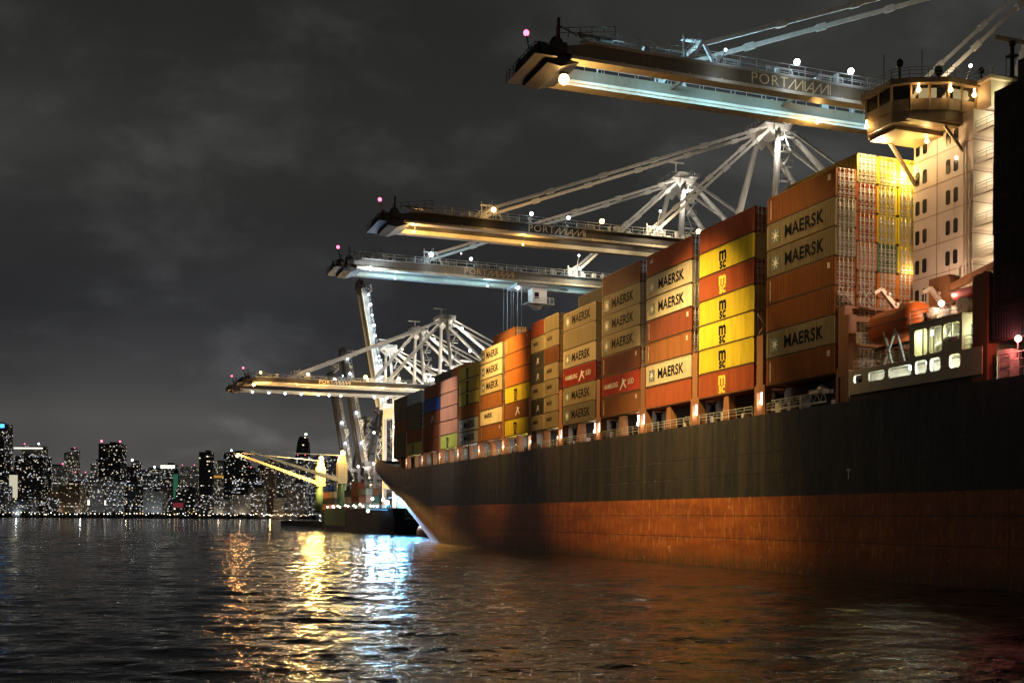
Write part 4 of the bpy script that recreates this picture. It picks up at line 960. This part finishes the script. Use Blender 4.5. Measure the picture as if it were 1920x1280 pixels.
def deck_crane(s, tipdx, tipz, nm):
    m = MB(); m.tube((90.5,s,7.7),(90.5,s,19),1.9,16); m.build('pedestal', M['green'], fd)
    m = MB(); m.prism([(88.6,s-1.9),(92.4,s-1.9),(92.4,s+1.9),(88.6,s+1.9)], 'z', 19, 27.5); m.prism([(89.0,27.5),(92.0,27.5),(91.6,30.5),(89.6,30.5)], 'y', s-1.6, s+1.6); pc_ = m.build('crane_house', M['ycr'], fd)
    m = MB()
    for dy in (-1.1,1.1): m.beam((88.8,s+dy,20.5),(90.5-tipdx,s+dy*.5,tipz),1.0,1.5,0,.5,.7)
    for k in range(9): t = (k+.5)/9; c_ = Vector((88.8,s,20.5)).lerp(Vector((90.5-tipdx,s,tipz)),t); m.beam(c_-Vector((0,1.1-t*.5,0)),c_+Vector((0,1.1-t*.5,0)),.3,.4)
    m.build('jib', M['ycr'], pc_)
    m = MB(); 
    for dy in (-.6,.6): m.tube((90.2,s+dy,30.3),(90.5-tipdx+1,s+dy*.5,tipz+.4),.12,5)
    m.build('luffing_rope', M['rail'], pc_)
    m = MB(); m.ball((90.5,s-1.9,31.3),.95,12,10); m.build('crane_lamp', M['sodl'], pc_)
deck_crane(494, 36, 32.5, 0); deck_crane(447, 36, 30.8, 1)
light(fd,(85.5,484,33.0),(1,.60,.16),105000,1.0); light(fd,(89.6,443,32.2),(1,.66,.16),6000,.8)
light(fd,(54.5,446,29), (1,.46,.10), 3000000, .6, 6.4, (72.8,272,4.5), 'added_gold_spot'); light(fd,(80.4,354.0,7.0),(.26,.58,1),2400000,.5,15,(76,287,3),'added_blue_spot')  # added gold and blue spots, placed to light the bow's near side
m = MB(); m.beam((87.2,356,8.0),(80.4,355.4,8.1),.25,.25); m.build('added_lamp_arm', M['rail'], fd)  # arm added to hold the blue spot outboard of the rail
m = MB(); m.ball((80.5,355.3,7.6),.5,10,8); m.build('stern_floodlight', M['cooll'], fd)  # lamp head added on that arm for the blue spot
light(fd,(78,489.5,34),(1,.7,.4),4000,1.0); light(fd,(54.5,492.5,31),(1,.42,.12),9000,.8); m = MB(); m.ball((54.5,493.5,31.6),.6,10,8); m.build('added_jib_lamp', M['sodl'], fd)  # jib tip lamp added to brighten the feeder's side
fr2 = random.Random(21)
k2 = 0
for s_ in (398,411,424,457,470):
    for rw in range(2):
        n = fr2.choice((2,3,3,4))
        for t_ in range(n):
            c = fr2.choice(['dgrey','brown','blue','beige','darkred','salmon','green']); k2 += 1
            container('40l', 89.3+1.3+rw*2.5, s_, 8.2+t_*TIERL, c, None, f"{CC[c][1]} container, tier {['one','two','three','four'][t_]} of {'outer' if rw==0 else 'inner'} stack, {ORDN[[398,411,424,457,470].index(s_)+1]} from the feeder ship's stern", "containers on the feeder ship's deck", doors=False)

# ------------------------------------------------------------------ skyline across the bay
def tower_mat(name, base, dens, wcol, st, cw=5.2, ch=4.4, warm=.3):
    m = bpy.data.materials.new(name); m.use_nodes = True; n, l = nodes(m); b = n['Principled BSDF']; b.inputs['Base Color'].default_value = (*base,1); b.inputs['Roughness'].default_value = .6
    t = n.new('ShaderNodeTexCoord'); sp = n.new('ShaderNodeSeparateXYZ'); l.new(t.outputs['Object'], sp.inputs[0]); oi = n.new('ShaderNodeObjectInfo')
    def mt(op, a, v=None, b_=None):
        q = n.new('ShaderNodeMath'); q.operation = op; l.new(a, q.inputs[0])
        if b_ is not None: l.new(b_, q.inputs[1])
        elif v is not None: q.inputs[1].default_value = v
        return q.outputs[0]
    u = mt('ADD', sp.outputs['X'], b_=sp.outputs['Y']); uc = mt('DIVIDE', u, cw); zc = mt('DIVIDE', sp.outputs['Z'], ch)
    uf, zf = mt('FLOOR', uc), mt('FLOOR', zc)
    cb = n.new('ShaderNodeCombineXYZ'); l.new(uf, cb.inputs[0]); l.new(zf, cb.inputs[1]); l.new(mt('MULTIPLY', oi.outputs['Random'], 911.), cb.inputs[2])
    wnz = n.new('ShaderNodeTexWhiteNoise'); l.new(cb.outputs[0], wnz.inputs['Vector'])
    cb2 = n.new('ShaderNodeCombineXYZ'); l.new(zf, cb2.inputs[0]); l.new(mt('MULTIPLY', oi.outputs['Random'], 377.), cb2.inputs[1]); wn2 = n.new('ShaderNodeTexWhiteNoise'); l.new(cb2.outputs[0], wn2.inputs['Vector'])
    floor_lit = mt('MULTIPLY', mt('GREATER_THAN', wn2.outputs['Value'], .82), .42)
    lit = mt('GREATER_THAN', mt('ADD', wnz.outputs['Value'], b_=floor_lit), 1-dens)
    fr_u = mt('MULTIPLY', mt('GREATER_THAN', mt('FRACT', uc), .22), b_=mt('GREATER_THAN', mt('FRACT', zc), .38))
    wc = n.new('ShaderNodeMixRGB'); wc.inputs[1].default_value = (*wcol,1); wc.inputs[2].default_value = (1,.80,.5,1)
    sc2 = n.new('ShaderNodeSeparateColor'); l.new(wnz.outputs['Color'], sc2.inputs[0]); l.new(mt('GREATER_THAN', sc2.outputs[0], 1-warm), wc.inputs[0])
    s1 = mt('MULTIPLY', mt('MULTIPLY', lit, b_=fr_u), b_=mt('MULTIPLY', mt('POWER', sc2.outputs[1], 3.0), st))
    l.new(wc.outputs[0], b.inputs['Emission Color']); l.new(s1, b.inputs['Emission Strength']); m.cycles.emission_sampling = 'NONE'; return m
TM = [tower_mat('tower_dark',(.05,.05,.055),.16,(.9,.95,1),2.0,3.3,3.2,.10), tower_mat('tower_grey',(.5,.5,.51),.18,(1,.97,.92),1.4,3.1,3.1,.14), tower_mat('tower_brown',(.36,.24,.15),.15,(1,.92,.8),1.4,3.3,3.2,.35),
      tower_mat('tower_busy',(.26,.26,.26),.28,(.95,.97,1),1.6,3.0,3.0,.08), tower_mat('tower_quiet',(.05,.05,.055),.04,(1,.9,.7),3.0)]
glowm = {'b':emit('crown_blue',(.06,.35,1),3.0),'w':emit('crown_white',(1,.95,.75),1.6),'p':emit('panel_cream',(.95,.88,.65),.62),'g':emit('strip_green',(.15,.7,.35),.14),'o':emit('crown_orange',(1,.45,.08),.5),'r':emit('strip_red',(1,.1,.15),.16)}
adj = ['slender','broad','stepped','plain','tall','squat','notched','thin','blocky','flat topped']
def tower(x0, x1, ytop, dep, mi, top='flat', lamp=None, crown=None, label=None, ybase=968, name='tower_block'):
    s = dep/F; w = (x1-x0)*s; cx = ((x0+x1)/2-960)*s; c = cam2w(cx, dep, 1.6); Hh = (970-.3-ytop)*s+CAMH-1.6 - (( (x0+x1)/2-960)*.006*0)
    root = thing(name, c, label, 'building', 'buildings of the skyline across the bay')
    root.rotation_euler = (0,0,-AL); o0 = Vector((0,0,0)); ORG[root.name] = o0
    dd = w*.8; m = MB()
    if top == 'step': m.box((-w/2,-dd/2,0),(w/2,dd/2,Hh*.86)); m.box((-w*.30,-dd*.3,Hh*.86),(w*.42,dd*.3,Hh))
    elif top == 'taper': m.box((-w/2,-dd/2,0),(w/2,dd/2,Hh*.75)); m.prism([(-w/2,Hh*.75),(w/2,Hh*.75),(w*.40,Hh*.97),(w*.2,Hh),(-w*.2,Hh),(-w*.36,Hh*.93)], 'y', -dd/2, dd/2)
    elif top == 'slope': m.prism([(-w/2,0),(w/2,0),(w/2,Hh),(-w/2,Hh*.95)], 'y', -dd/2, dd/2)
    elif top == 'notch': m.box((-w/2,-dd/2,0),(-w*.1,dd/2,Hh*.93)); m.box((-w*.1,-dd/2,0),(w/2,dd/2,Hh))
    else: m.box((-w/2,-dd/2,0),(w/2,dd/2,Hh))
    m.build('facade', TM[mi], root)
    if top in ('flat','notch','slope'):
        p = MB(); p.box((-w*.05,-dd*.3,Hh+.01),(w*.3,dd*.3,Hh+5)); p.build('plant_room', M['dark'], root)
    if crown:
        k, a, b = crown; p = MB(); p.box((-w/2-.4,-dd/2-.5,Hh*a),(w/2+.4,-dd/2-.1,Hh*b)); p.build('lit_crown', glowm[k], root)
    for (fx, col, r) in (lamp or ()):
        p = MB(); p.tube((w*fx,-dd*.3,Hh*(1 if top != 'step' else .86)),(w*fx,-dd*.3,Hh+4),.5,5); p.ball((w*fx,-dd*.3,Hh+4+r),r,8,6,1); p.build('roof_beacon', [M['dark'],M[col]], root)
    return root
TW = [ # x0,x1,top,depth,material,shape,lamps,crown,label
 (-30,15,800,2900,0,'flat',None,('b',.955,.995),'tall tower with a bright blue crown at the edge of the skyline'),
 (8,24,888,3300,1,'flat',None,None,'low grey block beside the blue crowned tower'),
 (20,35,889,2700,4,'flat',None,('p',.42,.93),'narrow building with a glowing cream side panel'),
 (35,88,841,3000,0,'step',[(.3,'cooll',2.2),(-.2,'redl',1.6)],('w',.955,.975),'broad dark tower with a stepped roof and white lamps'),
 (80,125,878,3100,1,'notch',[(.42,'redl',2.2)],None,'grey ribbed apartment tower with one red mast'),
 (123,146,847,3200,1,'slope',[(.3,'redl',1.2)],None,'slender tower with sloping roof beside the grey ribbed one'),
 (133,171,893,2700,3,'step',[(-.2,'redl',1.2),(.3,'redl',1.2)],None,'black block speckled with windows below the slender sloping tower'),
 (98,132,924,2650,2,'flat',None,None,'low brown building with vertical amber light'),
 (172,192,868,3150,1,'slope',None,None,'grey tower leaning against the twin beacon tower'),
 (190,231,836,3000,0,'flat',[(-.42,'redl',3.2),(.42,'redl',2.4)],None,'tall black tower with two red roof beacons'),
 (170,208,898,2700,3,'flat',None,('w',.30,.42),'bright white windowed block under the twin beacon tower'),
 (240,263,870,3100,0,'notch',[(-.1,'cooll',2.6)],None,'dark tower with one white roof lamp and a notch'),
 (262,306,883,3000,3,'flat',[(.2,'cooll',2.4)],None,'wide block thick with lit windows'),
 (304,330,874,2950,3,'flat',None,('w',.93,.99),'tower with a glowing cream crown'),
 (326,334,884,2900,4,'flat',None,('g',.40,.92),'thin building edged by a green light strip'),
 (331,376,878,3100,1,'step',[(-.2,'redl',1.2),(.3,'redl',1.2)],None,'grey stepped building behind the green strip'),
 (328,345,938,2600,4,'flat',None,('r',.55,.80),'small building with a red lit panel'),
 (375,398,850,3050,4,'flat',None,None,'tall plain black tower with a single column of lit windows'),
 (396,424,869,3150,1,'notch',None,('o',.72,.76),'dull tower with an orange band of light'),
 (423,466,851,2900,0,'flat',[(-.2,'cooll',2.0)],None,'wide black tower with scattered large windows'),
 (440,486,882,2800,0,'slope',[(.2,'redl',1.2)],None,'black block in front of the wide black tower'),
 (484,500,874,3150,0,'flat',[(-.2,'redl',1.0)],None,'thin dark tower with a green roof lamp'),
 (496,516,866,2850,2,'flat',None,None,'amber lit brown tower beneath the feeder ship jibs'),
 (514,534,872,3100,3,'flat',None,None,'speckled tower just behind the jib ends'),
 (532,560,864,3150,1,'flat',None,None,'grey tower with vertical light lines below the jibs'),
 (555,580,820,3300,4,'taper',[(.25,'cooll',3.0)],None,'dark tapering tower with a white tip lamp'),
 (556,584,858,2900,3,'flat',[(-.4,'redl',1.0),(.1,'redl',1.0)],None,'block with rows of white windows in front of the tapering tower'),
 (582,604,857,3000,1,'flat',None,None,'grey lit block between tapering tower and raised booms'),
 (602,640,860,3050,3,'flat',[(.3,'redl',1.0)],None,'lit block partly behind the raised booms'),
 (638,700,880,3000,1,'notch',None,None,'wide lit block behind the feeder ship cranes'),
]
for t in TW: tower(t[0],t[1],t[2],t[3],t[4],t[5],t[6],t[7],t[8])
ql = random.Random(77); L2 = ['grey','dark','brown','pale','black']; x = -20; i = 0
low_adj = ['wide','narrow','squat','plain','busy','dim','bright','boxy','long','short','modest','stubby']
spots_ = [t for t in TW]
while x < 700:
    w = 16+ql.random()*26; yt = 903+ql.random()*38; mi = ql.choice((1,3,2,3,0))
    ref = min(TW, key=lambda t: abs((t[0]+t[1])/2-(x+w/2)))[8]; ref = ' '.join(ref.split()[:5])
    tower(x,x+w,yt,2560+ql.random()*80,mi,ql.choice(('flat','flat','notch','step')),None,None,f"{low_adj[i%12]} {L2[i%5]} waterfront building low in front of the {' '.join(ref.split()[:4])}",name='waterfront_building'); x += w*(1.0+ql.random()*.8); i += 1
# street lamps along the far waterfront
x = 0; sl = None; i = 0
while x < 588:
    dep = 2502+ql.random()*6; s_ = dep/F; b = cam2w((x-960)*s_, dep, 1.6)
    k = ql.choice(('farw','farw','farc','fars')) if not 480 < x < 580 else ql.choice(('fars','farw')); m = MB(); hh = 5+ql.random()*5; r_ = .45+ql.random()*.75
    m.tube(b,b+Vector((0,0,hh)),.25,5); o = m.build('street_lamp', M['dark'], None, b)
    tag(o, 'small waterfront lamp glowing on the far shore below the towers', 'street lamp', 'lamps along the far waterfront')
    m = MB(); m.ball(b+Vector((0,0,hh+r_*.5)),r_,8,6); m.build('lamp_head', M[k], o)
    x += (3+ql.random()*6) if x < 470 else 2.2+ql.random()*3; i += 1
# trees / low embankment in the dark along the shore are part of the ground strip

# dark trees along the far waterfront, one mass at this distance
g = MB(); tq = random.Random(4); x = -20
while x < 590:
    dep = 2512+tq.random()*20; b = cam2w((x-960)*dep/F, dep, 1.6)
    if not (18 < x < 40 or 480 < x < 560): g.ball(b+Vector((0,0,2+tq.random()*3)), 3.5+tq.random()*4, 7, 5, 0, (1.5,1,.8+tq.random()*.5))
    x += 2.0+tq.random()*4
tag(g.build('far_treeline', mat('dark_foliage',(.04,.05,.03),.8,dirt=0)), 'dark mass of trees along the far waterfront under the towers', 'treeline', kind='stuff')

# floodlights added to brighten the feet of the far towers
pq = random.Random(8)
for x, c, pw in ((30,COOL,.6),(105,WARM,.7),(150,COOL,.8),(188,COOL,1.6),(235,(.9,1,.8),1.0),(285,COOL,1.2),(340,WARM,.7),(410,WARM,.8),(450,WARM,.6),(506,SOD,2.6),(545,WARM,1.2),(600,COOL,1.2)):
    dep = 2545; p_ = cam2w((x-960)*dep/F, dep, 9); m = MB(); m.tube((p_.x,p_.y,1.6),(p_.x,p_.y,9),.3,6); m.ball(p_,.9,8,6,1); o = m.build('added_floodlight',[M['dark'],M['whitel']],None,(p_.x,p_.y,1.6))
    tag(o,'added floodlight mast brightening the foot of the waterfront buildings','floodlight','added floodlight masts along the far waterfront'); light(o,p_+Vector((0,0,1.5)),c,pw*7000,1.5)
